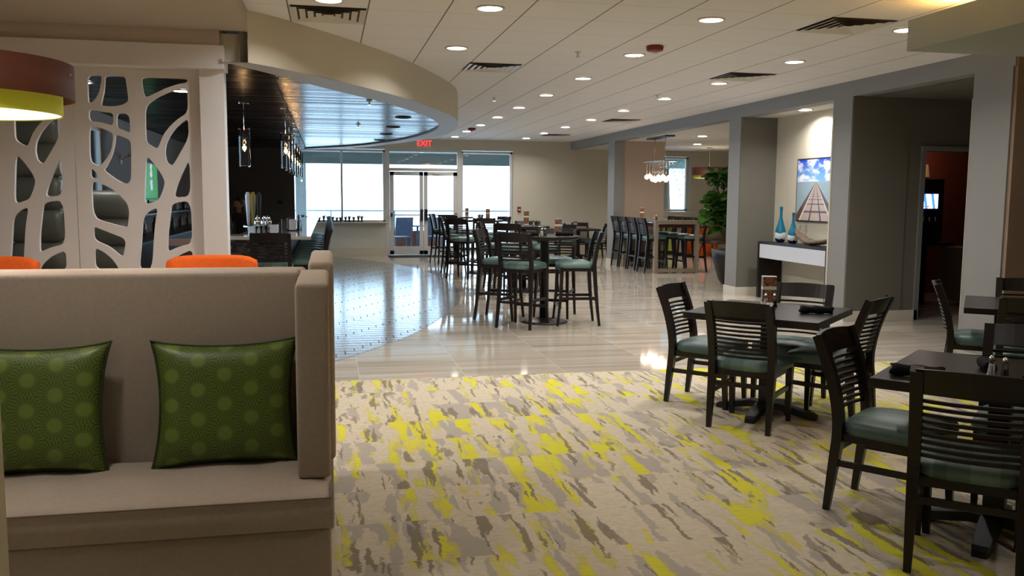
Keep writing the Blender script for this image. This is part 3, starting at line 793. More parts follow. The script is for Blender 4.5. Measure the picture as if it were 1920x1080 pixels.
ZC = .008
G1 = 'slat-back dining chairs on the carpet'
T1 = (3.055, 5.62)
seat_at('c', 2.63, 5.20, .71, .71, 'dark slat-back dining chair with its back to the camera at the middle square table', G1, ZC)
seat_at('c', 2.63, 6.23, .69, -.72, 'dark dining chair at the left of the middle square table, nearest the bar stools', G1, ZC)
seat_at('c', 3.60, 6.13, -.72, -.69, 'dark dining chair at the far side of the middle square table, behind the menu tower', G1, ZC)
seat_at('c', 3.61, 5.28, -.60, .80, 'dark dining chair at the right side of the middle square table', G1, ZC)
T2 = (2.99, 3.35)
seat_at('c', 2.56, 3.90, .61, -.79, 'dark dining chair with striped teal seat at the left corner of the nearest table', G1, ZC)
seat_at('c', 2.475, 2.92, .66, .75, 'largest dining chair, seen from behind at the lower right corner', G1, ZC)
seat_at('c', 3.58, 3.83, -.68, -.73, 'dark dining chair on the far side of the nearest table, behind the salt shaker', G1, ZC)
T3 = (5.22, 5.60)
seat_at('c', 4.90, 6.14, .79, -.61, 'dining chair seen edge-on before the dark kitchen doorway', G1, ZC)
seat_at('c', 5.74, 6.24, -.63, -.77, 'dining chair at the far side of the table at the right edge', G1, ZC)
seat_at('c', 4.74, 5.06, .64, .77, 'dining chair on the near side of the table at the right edge', G1, ZC)

def square_table(x, y, ang, label, s=.46, zf=ZC):
    t = thing('dining_table', label, 'table', (x, y, zf), ang, 'square pedestal dining tables')
    MB().box(-s, s, -s, s, .70, .745, .003).build('tabletop', M_TOP, t)
    MB().box(-.045, .045, -.045, .045, .08, .69, .004).box(-.2, .2, -.03, .03, .685, .70).box(-.03, .03, -.2, .2, .685, .70).build('column', M_IRON, t)
    for k in range(2):
        R_ = Matrix.Rotation(k*PI/2, 4, 'Z'); m = MB()
        rings = []
        for u, z0, z1, w_ in ((-.36, .0, .03, .03), (-.33, 0.0, .045, .035), (-.1, .045, .09, .045), (.1, .045, .09, .045), (.33, 0.0, .045, .035), (.36, .0, .03, .03)):
            rings.append([tuple(R_ @ Vector(p)) for p in ((u, -w_, z0), (u, w_, z0), (u, w_, z1), (u, -w_, z1))])
        m.sweep(rings, smooth=False).build('base_foot', M_IRON, t)
    return t
A44 = math.radians(44)
square_table(T1[0], T1[1], A44, 'dark square dining table with the menu tower, in the middle of the carpet edge')
square_table(T2[0], T2[1], math.radians(41), 'nearest dark square dining table with glass salt and pepper shakers')
square_table(T3[0], T3[1], math.radians(50), 'dark square dining table cut off by the right edge of the photo')

def round_table(x, y, r, label):
    t = thing('bar_table', label, 'table', (x, y, 0), 0, 'round bar-height tables')
    MB().lathe([(r-.012, 1.03), (r, 1.035), (r, 1.062), (r-.008, 1.07), (.001, 1.07)], 48, smooth=False).build('tabletop', M_TOP, t)
    MB().lathe([(.055, .03), (.055, 1.0), (.16, 1.005), (.16, 1.03)], 24).build('column', M_IRON, t)
    MB().lathe([(.29, 0), (.295, .012), (.25, .028), (.08, .045), (.06, .06)], 40).build('base_disc', M_IRON, t)
    return t
G2 = 'slat-back bar stools at the round tables'
TA = (2.60, 10.38); TB = (3.12, 13.9); TC = (3.05, 17.4)
round_table(*TA, .43, 'nearest round bar-height table, with rolled black napkins')
round_table(*TB, .43, 'round bar-height table just behind the nearest one, with a menu tower')
round_table(*TC, .43, 'farthest round bar-height table, against the right window')
seat_at('s', 2.10, 9.86, .62, .78, 'bar stool seen from behind at the nearest round table', G2)
seat_at('s', 1.90, 10.92, .85, -.5, 'bar stool at the left of the nearest round table, lit on its top rail', G2)
seat_at('s', 3.20, 10.15, -1, .12, 'bar stool in side view at the right of the nearest round table', G2)
seat_at('s', 2.98, 11.1, -.45, -.9, 'bar stool behind the column of the nearest round table', G2)
seat_at('s', 2.72, 13.25, .5, .86, 'bar stool with its back to the camera at the second round table', G2)
seat_at('s', 2.48, 14.2, .93, -.35, 'bar stool left of the second round table, brown light on its rail', G2)
seat_at('s', 3.72, 13.75, -1, .1, 'bar stool right of the second round table', G2)
seat_at('s', 3.35, 14.6, -.3, -.95, 'bar stool at the far side of the second round table', G2)
seat_at('s', 2.35, 16.1, .55, .8, 'bar stool in front of the third round table, turned away', G2)
seat_at('s', 2.28, 17.6, .95, -.3, 'bar stool left of the third round table', G2)
seat_at('s', 3.6, 17.9, -.9, -.4, 'bar stool at the far side of the third round table', G2)
seat_at('s', 2.95, 16.6, .1, 1, 'bar stool pushed in at the near side of the third round table', G2)
round_table(2.9, 20.0, .4, 'round bar-height table beside the glass doors')
seat_at('s', 2.42, 20.6, .9, -.35, 'bar stool facing right before the glass double doors', G2)
seat_at('s', 2.62, 19.35, .35, .93, 'bar stool with its back to the camera before the glass doors', G2)
seat_at('s', 3.45, 19.9, -1, 0, 'bar stool right of the round table beside the doors', G2)
# far dining table by the back wall
G3 = 'dining chairs by the beige back wall'
square_table(6.2, 21.3, 0, 'square dining table by the beige back wall', zf=0)
square_table(5.2, 21.5, 0, 'small dining table by the back wall beside the red alarm box', s=.36, zf=0)
seat_at('c', 5.75, 20.7, 0.2, 1, 'dining chair with its back to the camera at the back-wall table', G3)
seat_at('c', 6.9, 21.2, -1, 0, 'dining chair right of the back-wall table, beside the pillar', G3)
seat_at('c', 6.5, 22.1, 0, -1, 'dining chair against the beige back wall, facing the camera', G3)
seat_at('c', 4.75, 21.3, 1, 0, 'dining chair under the red alarm box', G3)

# ------------------------------------------------------------------ table-top things
def shaker(x, y, z, which, label):
    t = thing(which+'_shaker', label, 'shaker', (x, y, z), 0, 'glass salt and pepper shakers')
    MB().lathe([(.021, 0), (.022, .004), (.017, .02), (.011, .075), (.0115, .08)], 10, smooth=False).build('glass_body', M_GLASS, t)
    MB().lathe([(.017, .003), (.015, .02), (.010, .062 if which == 'salt' else .05)], 10).build('contents', M_SALT if which == 'salt' else M_PEP, t)
    MB().lathe([(.0125, .078), (.013, .086), (.0115, .094), (.007, .101), (.001, .103)], 14).build('cap', M_CHROME, t)
def napkin(x, y, z, ang, label, L=.21):
    m = MB(); rings = []
    for i in range(9):
        u = -L/2+L*i/8; k = 1+.12*math.sin(i*1.7)
        rings.append([(u+.01*math.sin(3*a_), .028*k*math.cos(a_), .026*k*math.sin(a_)+.027) for a_ in [2*PI*j/14 for j in range(14)]])
    m.sweep(rings)
    o = m.build('napkin_roll', M_NAP); o.location = (x, y, z); o.rotation_euler = (0, 0, ang); tag(o, label, 'napkin', 'rolled black napkins')
def menu(x, y, z, ang, label, h=.2, w_=.085):
    t = thing('menu_stand', label, 'menu', (x, y, z), ang, 'printed menu towers')
    a = w_/2; b_ = w_*.32
    MB().prism([(-a, -b_), (a, -b_), (a, b_), (-a, b_)], 0, h).build('menu_card', M_MENU, t)
    MB().box(-a-.003, a+.003, -b_-.003, b_+.003, 0, .012).build('stand_base', M_GLASS, t)
VA = -.22
zt = ZC+.745
menu(3.19, 5.89, zt, VA-.1, 'tall food-photo menu tower on the middle square table', .215, .1)
shaker(3.10, 5.76, zt, 'salt', 'white-filled salt shaker before the menu tower')
shaker(3.165, 5.755, zt, 'pepper', 'dark-filled pepper shaker before the menu tower')
napkin(3.28, 5.39, zt, math.radians(-20), 'rolled black napkin on the right corner of the middle square table')
napkin(2.56, 3.37, zt, math.radians(-38), 'rolled black napkin on the left corner of the nearest table')
shaker(2.875, 3.29, zt, 'salt', 'white-filled salt shaker on the nearest table')
shaker(2.895, 3.235, zt, 'pepper', 'dark-filled pepper shaker on the nearest table')
napkin(2.98, 3.44, zt, math.radians(60), 'rolled black napkin standing end-on behind the salt shaker', .16)
napkin(2.93, 3.10, zt, math.radians(20), 'rolled black napkin at the right photo edge of the nearest table', .16)
z1 = 1.07
shaker(2.50, 10.12, z1, 'salt', 'salt shaker in the middle of the nearest round table')
shaker(2.545, 10.14, z1, 'pepper', 'pepper shaker in the middle of the nearest round table')
napkin(2.36, 10.16, z1, -.2, 'rolled black napkin on the left of the nearest round table')
napkin(2.80, 10.20, z1, -.2, 'rolled black napkin on the right of the nearest round table')
menu(2.80, 10.50, z1, VA, 'menu tower on the nearest round table')
menu(3.18, 13.95, z1, VA, 'menu tower on the second round table', .24)
shaker(3.28, 13.85, z1, 'salt', 'salt shaker on the second round table')
shaker(3.34, 13.87, z1, 'pepper', 'pepper shaker on the second round table')
menu(3.16, 17.35, z1, VA, 'menu tower on the third round table before the window', .22)
shaker(2.95, 17.3, z1, 'salt', 'salt shaker on the third round table')
shaker(3.0, 17.32, z1, 'pepper', 'pepper shaker on the third round table')
menu(3.15, 20.0, z1, VA, 'menu tower on the round table beside the doors', .2)
menu(6.1, 21.2, .745, VA, 'menu tower on the dining table by the back wall', .2)

# ------------------------------------------------------------------ booths and pillows
def soft_box(name, parent, x0, x1, y0, y1, z0, z1, bev=.02, m=M_SOFA):
    o = MB().box(x0, x1, y0, y1, z0, z1, bev, seg=4).build(name, m, parent)
    for p in o.data.polygons: p.use_smooth = True
    return o
bt = thing('booth_sofa', 'taupe upholstered booth sofa with high back and green pillows, lower left', 'sofa', (-1.25, 3.5, .008))
def loc(parent, *b): return (b[0]-parent.location[0], b[1]-parent.location[0], b[2]-parent.location[1], b[3]-parent.location[1], b[4], b[5])
soft_box('base', bt, *loc(bt, -2.4, -.004, 3.15, 3.95, 0, .325), .012)
soft_box('backrest', bt, *loc(bt, -2.4, -.12, 3.70, 3.93, .325, 1.215), .02)
soft_box('arm', bt, *loc(bt, -.125, .0, 3.30, 3.95, .46, 1.205), .018)
soft_box('arm', bt, *loc(bt, -2.5, -2.4, 3.30, 3.95, 0, 1.205), .018)
# T-shaped seat cushion with gentle sag
def cushion(parent):
    m = MB(); z0, z1 = .327, .452
    x0, x1, y0, y1 = -2.39, -.002, 3.115, 3.70; nx, ny = 60, 16
    rings_t = {}
    for i in range(nx+1):
        for j in range(ny+1):
            u, v = i/nx, j/ny; x = x0+(x1-x0)*u; y = y0+(y1-y0)*v
            e = min(u*(x1-x0), (1-u)*(x1-x0), v*(y1-y0), (1-v)*(y1-y0)); ed = min(1, e/.03)
            crown = .012*math.sin(PI*v)*min(1, min(u, 1-u)*12)
            wr = .0035*math.sin(x*23+y*9+1.5*math.sin(x*5))*math.sin(PI*v)**.5
            z = z1 - .012*(1-math.sqrt(max(0, 1-(1-ed)**2))) + crown + wr*ed
            rings_t[i, j] = m.bm.verts.new((x-parent.location[0], y-parent.location[1], z))
    for i in range(nx):
        for j in range(ny):
            f = m.bm.faces.new((rings_t[i, j], rings_t[i+1, j], rings_t[i+1, j+1], rings_t[i, j+1])); f.smooth = True
    # skirts
    border = [(i, 0) for i in range(nx+1)] + [(nx, j) for j in range(1, ny+1)] + [(i, ny) for i in range(nx-1, -1, -1)] + [(0, j) for j in range(ny-1, 0, -1)]
    prev = [rings_t[b_] for b_ in border]
    for dz, off in ((.05, .004), (.09, .003), (.12, -.006)):
        cur = []
        for b_, v0 in zip(border, [rings_t[q] for q in border]):
            o_ = Vector((0, 0, 0))
            if b_[0] == 0: o_.x = -off
            if b_[0] == nx: o_.x = off*.3
            if b_[1] == 0: o_.y = -off
            cur.append(m.bm.verts.new((v0.co.x+o_.x, v0.co.y+o_.y, z1-dz)))
        for k in range(len(cur)):
            q = m.bm.faces.new((prev[k], cur[k], cur[(k+1) % len(cur)], prev[(k+1) % len(cur)])); q.smooth = dz > .05
        prev = cur
    c = m.build('seat_cushion', M_SOFA, parent)
    pp = [(x, y0-.002, z1-.005) for x in [x0+(x1-x0)*k/20 for k in range(21)]] + [(x1+.001, y, z1-.004) for y in (3.2, 3.3)]
    MB().tube([(a-parent.location[0], b_-parent.location[1], c_) for a, b_, c_ in pp], .0035, 6).build('piping', mat('taupe_piping', srgb(120, 106, 88), .9), c)
cushion(bt)
b2 = thing('booth_sofa', 'second taupe booth sofa, back to back behind the first', 'sofa', (-1.25, 4.4, .008))
soft_box('base', b2, *loc(b2, -2.4, .01, 3.97, 4.75, 0, .325), .012)
soft_box('backrest', b2, *loc(b2, -2.4, -.10, 3.94, 4.12, .325, 1.205), .02)
soft_box('arm', b2, *loc(b2, -.09, .022, 3.97, 4.85, .325, 1.235), .022)
soft_box('seat_cushion', b2, *loc(b2, -2.39, -.1, 4.13, 4.75, .327, .45), .02)
def pillow(x, y, z, w_, h_, rx, rz, label):
    n = 28; m = MB(); g = {}
    for side in (1, -1):
        for i in range(n+1):
            for j in range(n+1):
                if side < 0 and (i in (0, n) or j in (0, n)): g[side, i, j] = g[1, i, j]; continue
                u, v = -1+2*i/n, -1+2*j/n
                pin = 1-.13*(1-v*v)**.8*abs(u)**1.5; pin2 = 1-.12*(1-u*u)**.8*abs(v)**1.5
                th = .075*((1-u**4)*(1-v**4))**.55
                cr = .004*math.sin(9*u+4*v)*(abs(u) > .6)*(1-abs(u))*3
                g[side, i, j] = m.bm.verts.new((u*w_/2*pin, -side*th+cr, v*h_/2*pin2))
        for i in range(n):
            for j in range(n):
                q = [g[side, i, j], g[side, i+1, j], g[side, i+1, j+1], g[side, i, j+1]]
                f = m.bm.faces.new(q if side > 0 else q[::-1]); f.smooth = True
    edge = [g[1, i, 0].co.copy() for i in range(n)] + [g[1, n, j].co.copy() for j in range(n)] + [g[1, i, n].co.copy() for i in range(n, 0, -1)] + [g[1, 0, j].co.copy() for j in range(n, 0, -1)]
    o = m.build('throw_pillow', M_PILLOW); o.location = (x, y, z); o.rotation_euler = (rx, 0, rz); tag(o, label, 'pillow', 'green medallion throw pillows')
    MB().tube(edge+[edge[0], edge[1]], .0055, 6).build('piping', M_PIPE, o)
pillow(-.41, 3.60, .708, .57, .515, -.18, .03, 'green medallion pillow leaning in the right corner of the booth sofa')
pillow(-1.12, 3.60, .708, .56, .52, -.18, -.04, 'green medallion pillow at the left of the booth sofa')

def tub_chair(x, y, rz, label, m=M_ORANGE, h=1.11, leg=M_BLACK, w_=.6, grp='orange lounge chairs, added unseen to brighten the tree screen'):
    t = thing('lounge_chair', label, 'chair', (x, y, 0.008), rz, grp)
    mb = MB(); rings = []
    for i in range(13):
        u = -1+2*i/12; hx = w_/2*u; yy = -.3+.06*u*u
        top = h-.035*abs(u)**6; rr = .05
        rings.append([(hx, yy-.04, .42), (hx, yy+.05, .42), (hx, yy+.03, top-.03), (hx, yy-.01, top), (hx, yy-.05, top-.015)])
    mb.sweep(rings).build('backrest', m, t)
    soft_box('seat', t, -w_/2+.02, w_/2-.02, -.26, .28, .36, .47, .03, m)
    for sx in (-1, 1):
        for sy in (-1, 1): MB().beam([(sx*.25, sy*.24, 0), (sx*.22, sy*.21, .37)], .035, .035).build('leg', leg, t)
tub_chair(-.79, 6.1, PI, 'orange lounge chair whose top shows above the booth, under the column')
tub_chair(-2.2, 6.1, PI, 'orange lounge chair at the far left, in front of the tree screen')

# drum pendant
def drum(x, y, z, R1, h1, R2, h2, label, power, up=2.82, cord=True):
    t = thing('drum_pendant', label, 'lamp', (x, y, z), 0, 'two-tone drum pendants')
    def ringwall(R, z0, z1): return MB().lathe([(R, z0), (R, z1), (R-.006, z1), (R-.006, z0), (R, z0)], 72, cap=False)
    ringwall(R1, .07, .07+h1).build('outer_shade', M_WEAVE, t)
    ringwall(R2, 0, h2).build('inner_shade', M_LIME, t)
    MB().lathe([(R2-.007, .004), (R2-.01, .010), (.001, .012)], 72).build('diffuser', M_DIFF, t)
    MB().tube([(0, 0, .15), (0, 0, up-z)], .006, 8).build('cord', M_ALU, t)
    MB().lathe([(.07, up-z-.03), (.07, up-z)], 20).build('canopy', M_ALU, t)
    MB().box(-R1, R1, -.008, .008, .17, .18).box(-.008, .008, -R1, R1, .17, .18).build('spider', M_ALU, t)
    ld = bpy.data.lights.new('bulb', 'POINT'); ld.energy = power; ld.color = (1, .84, .7); ld.shadow_soft_size = .08
    lo = bpy.data.objects.new('bulb', ld); COL.objects.link(lo); lo.parent = t; lo.location = (0, 0, .1)
    ld = bpy.data.lights.new('bulb_down', 'AREA'); ld.shape = 'DISK'; ld.size = R2*1.8; ld.energy = power*.5; ld.color = (1, .85, .74)
    lo = bpy.data.objects.new('bulb_down', ld); COL.objects.link(lo); lo.parent = t; lo.location = (0, 0, -.002)
drum(-1.57, 4.2, 1.88, .48, .15, .43, .12, 'two-tone drum pendant, rust outer shade over lime inner shade, top left', 24)

# ------------------------------------------------------------------ bar area
bc = thing('bar_counter', 'long bar counter with pale glossy stone top running toward the windows', 'bar', (0, 0, 0))
b = MB(); b.box(-.82, -.19, 10.27, 19.1, 1.03, 1.07, .004).box(-1.35, -.82, 10.27, 10.9, 1.03, 1.07, .004).build('countertop', M_STONE, bc)
MB().box(-.72, -.5, 10.6, 19.0, 0, 1.03).box(-1.3, -.72, 10.55, 10.7, 0, 1.03).build('bar_front', M_MOSAIC, bc)
MB().tube([(-.42, 10.8, .2), (-.42, 19.0, .2)], .02, 8).build('foot_rail', M_CHROME, bc)
wb = thing('back_bar_counter', 'low dark work counter with steel ledge behind the bar', 'counter', (0, 0, 0))
MB().box(-2.83, -2.3, 10.2, 19.5, 0, .9, .004).build('cabinet', M_IRON, wb); MB().box(-2.83, -2.27, 10.2, 19.5, .9, .93).build('worktop', M_MIRR, wb)
MB().box(-1.9, -1.12, 10.95, 11.25, .93, 1.0).build('ledge', mat('pink_laminate', srgb(150, 124, 116), .5), wb)
ws = thing('wall_shelf', 'dark bottle shelf along the wall behind the bar', 'shelf', (0, 0, 0))
MB().box(-2.83, -2.6, 12.9, 19.2, 1.22, 1.25).box(-2.83, -2.6, 12.9, 19.2, 1.45, 1.47).build('boards', M_IRON, ws)
for k in range(14):
    h = .2+.08*random.random(); cn, c = [('green', srgb(60, 70, 60)), ('clear', srgb(190, 196, 200)), ('amber', srgb(90, 52, 24)), ('blue', srgb(40, 60, 90))][k % 4]
    o = MB().lathe([(.032, 0), (.034, .02), (.034, h*.6), (.014, h*.76), (.013, h)], 12).build('bottle', mat(cn+'_bottle_glass', c, .1, spec=.7))
    o.location = (-2.7, 13.1+k*.42, 1.25 if k % 2 else .93); tag(o, '%s bottle behind the bar on the %s, number %s from the near end' % (cn, 'wall shelf' if k % 2 else 'work counter', ['one', 'two', 'three', 'four', 'five', 'six', 'seven'][k//2]), 'bottle', 'bottles behind the bar')
tv = thing('television', 'television showing green pitch, on the slate wall seen through the screen', 'television', (-2.83, 14.9, 1.72))
MB().box(0, .05, -.72, .72, -.33, .33, .005).build('casing', M_IRON, tv)
MB().box(.05, .053, -.69, .69, -.30, .30).build('display', mat('tv_display', (0, 0, 0), .3, build=b_tv, estr=1.1), tv)
sc = thing('wall_sconce', 'chrome wall sconce on the slate wall, seen through the tree screen', 'lamp', (-2.85, 13.3, 2.05))
MB().box(0, .015, -.05, .05, -.1, .03, .004).build('back_plate', M_CHROME, sc); MB().tube([(.01, 0, -.03), (.1, 0, .02), (.16, 0, .03)], .01, 8).lathe([(.07, .02), (.07, .05), (.03, .07)], 18, (.17, 0, 0)).build('arm', M_CHROME, sc)
mat_brass = mat('tap_yellow', srgb(150, 140, 60), .3)
tp = thing('beer_tap_tower', 'beer tap tower with tall handles standing on the bar', 'beer tap', (-.93, 11.6, .93))
MB().tube([(0, 0, 0), (0, 0, .2)], .03, 12).tube([(-.12, 0, .2), (.12, 0, .2)], .03, 12).build('tower', M_CHROME, tp)
for k, (dx, mm) in enumerate(((-.06, M_GLOSSW), (0, mat_brass), (.07, M_IRON))):
    MB().lathe([(.012, .22), (.018, .28), (.03, .5), (.034, .6), (.02, .64), (.001, .645)], 12, (dx, -.01, 0)).build('handle', mm, tp)
    MB().tube([(dx, -.03, .2), (dx, -.07, .16)], .008, 6).build('spout', M_CHROME, tp)
tag(MB().box(-1.1, -.83, 11.45, 11.75, .0, .93, .004).build('tap_cabinet', M_IRON), 'dark cabinet under the beer tap tower', 'cabinet')
M_CUP = mat('frosted_glass', srgb(170, 190, 205), .15, spec=.7)
for k, (x, y) in enumerate(((-.86, 10.45), (-.78, 10.47), (-.82, 10.6), (-.74, 10.62), (-.79, 10.74))):
    o = MB().lathe([(.036, 0), (.04, .11), (.036, .11), (.033, .01)], 14, cap=False).build('drinking_glass', M_GLASS if k % 2 else M_CUP); o.location = (x, y, 1.07)
    tag(o, ['frosted glass at the front left of the bar cluster', 'clear glass at the front right of the bar cluster', 'frosted glass in the centre of the bar cluster', 'clear glass at the right of the bar cluster', 'frosted glass at the back of the bar cluster'][k], 'glass', 'glasses at the near end of the bar')
for k, (x, y) in enumerate(((-.82, 10.85), (-.75, 10.95), (-.7, 10.83))):
    o = thing('cocktail_shaker', ['steel shaker left of its two companions behind the bar glasses', 'steel shaker farthest back of three behind the bar glasses', 'steel shaker right of its companions behind the bar glasses'][k], 'shaker', (x, y, 1.07), 0, 'steel shakers on the bar')
    MB().lathe([(.032, 0), (.042, .15), (.036, .17)], 16).build('cup', M_CHROME, o); MB().lathe([(.036, .168), (.02, .2), (.015, .22)], 16).build('lid', M_CHROME, o)
for k, (x, y, hh) in enumerate(((-.62, 10.7, .13), (-.45, 11.9, .16))):
    o = thing('napkin_caddy', ['black caddy with white napkins behind the near bar stool', 'black caddy with white napkins farther along the bar'][k], 'caddy', (x, y, 1.07), 0, 'napkin caddies on the bar')
    MB().box(-.08, .08, -.05, .05, 0, .03, .003).box(-.085, -.075, -.05, .05, 0, hh).box(.065, .085, -.05, .05, 0, hh+.05).build('holder', M_IRON, o); MB().box(-.05, .045, -.055, .045, .012, hh-.01, .003).build('napkins', M_GLOSSW, o)
o = thing('syrup_bottle', 'clear squeeze bottle standing on the bar top', 'bottle', (-.38, 12.3, 1.07)); MB().lathe([(.03, 0), (.032, .1), (.014, .13)], 14).build('body', M_GLASS, o); MB().lathe([(.014, .13), (.004, .17)], 10).build('nozzle', M_GLOSSW, o)
# stools along the bar
G4 = 'stools tucked along the bar counter'
seat_at('s', -.62, 9.93, 0, 1, 'black stool at the near end of the bar, seen squarely from behind', G4)
ORD2 = ['first', 'second', 'third', 'fourth', 'fifth', 'sixth', 'seventh', 'eighth', 'ninth', 'tenth', 'eleventh', 'last']
for i in range(12): seat_at('s', .02, 11.05+.63*i, -1, 0, 'stool on the long side of the bar, %s from the near end' % ORD2[i], G4)
# pendants over the bar
def bar_pendant(x, y, label):
    t = thing('bar_pendant', label, 'lamp', (x, y, 1.87), 0, 'clear glass cylinder pendants over the bar')
    MB().lathe([(.065, 0), (.065, .45)], 28, cap=False).build('glass_shade', M_GLASS, t)
    MB().lathe([(.062, .0), (.062, .012), (.001, .012)], 28, cap=False).build('glass_foot', M_GLASS, t)
    MB().tube([(0, 0, .43), (0, 0, ZS+.03-1.87)], .004, 6).build('cord', M_CHROME, t)
    MB().lathe([(.06, ZS+.02-1.87), (.06, ZS+.03-1.87)], 20).build('canopy', M_CHROME, t)
    bb = MB().lathe([(.012, .4), (.02, .33), (.012, .3)], 12).build('socket', M_IRON, t)
    MB().lathe([(.03, .2), (.03, .26), (.014, .31)], 14, cap=False).build('bulb_glass', M_GLASS, t)
    MB().tube([(0, 0, .18), (.008, 0, .22), (-.006, 0, .26)], .006, 6).build('filament', M_FIL, t)
    ld = bpy.data.lights.new('pendant_bulb', 'POINT'); ld.energy = 2.2; ld.color = (1, .6, .28); ld.shadow_soft_size = .03
    lo = bpy.data.objects.new('pendant_bulb', ld); COL.objects.link(lo); lo.parent = t; lo.location = (0, 0, .22)
bar_pendant(-.95, 10.84, 'glass cylinder pendant hanging alone, nearest the column')
for k, y in enumerate((11.37, 12.45, 13.55, 14.65, 15.75, 16.85)):
    bar_pendant(-.5, y, 'glass cylinder pendant over the bar, %s of the overlapping row' % ORD2[k])
# succulents on the window sill
for k in range(16):
    x = -.72+k*.105 + random.uniform(-.02, .02); h = .09+.07*random.random()
    t = thing('sill_plant', 'small dark potted succulent on the window sill, %s in the row from the left' % ['first', 'second', 'third', 'fourth', 'fifth', 'sixth', 'seventh', 'eighth', 'ninth', 'tenth', 'eleventh', 'twelfth', 'thirteenth', 'fourteenth', 'fifteenth', 'sixteenth'][k], 'plant', (x, 22.5, .875), 0, 'small succulents on the window sill')
    MB().lathe([(.03, 0), (.04, .03)], 10).build('pot', M_IRON, t); m = MB()
    for q in range(7):
        a = q*.9; m.tube([(0, 0, .03), (.02*math.cos(a), .02*math.sin(a), .03+h*.6), (.045*math.cos(a), .045*math.sin(a), .03+h)], [.018, .018, .003], 5)
    m.build('leaves', mat('succulent', srgb(60, 66, 46), .6), t)

# tufted olive banquettes behind the screen
def tufted(x0, x1, y, ztop, n, label):
    t = thing('tufted_banquette', label, 'banquette', ((x0+x1)/2, y, 0), 0, 'olive channel-tufted banquettes')
    hw = (x1-x0)/2; hh = (ztop-.5)/n
    for k in range(n):
        m = MB(); rings = []
        for i in range(9):
            u = -1+2*i/8; sc = 1 if abs(u) < .99 else .8
            rings.append([(u*hw, .1*sc*math.cos(a)*1.0, .5+hh*(k+.5)+hh*.54*sc*math.sin(a)) for a in [2*PI*j/16 for j in range(16)]])
        m.sweep(rings).build('cushion_roll', M_OLIVE, t)
    soft_box('seat', t, -hw, hw, 0.08, .6, .3, .48, .04, M_OLIVE)
    MB().box(-hw, hw, .02, .55, 0, .3).build('base', M_IRON, t)
tufted(-2.84, -2.38, 8.75, 2.28, 6, 'tall olive channel-tufted banquette behind the left tree screen')
tufted(-2.36, -1.88, 9.2, 1.56, 4, 'lower olive channel-tufted banquette behind the right tree screen')

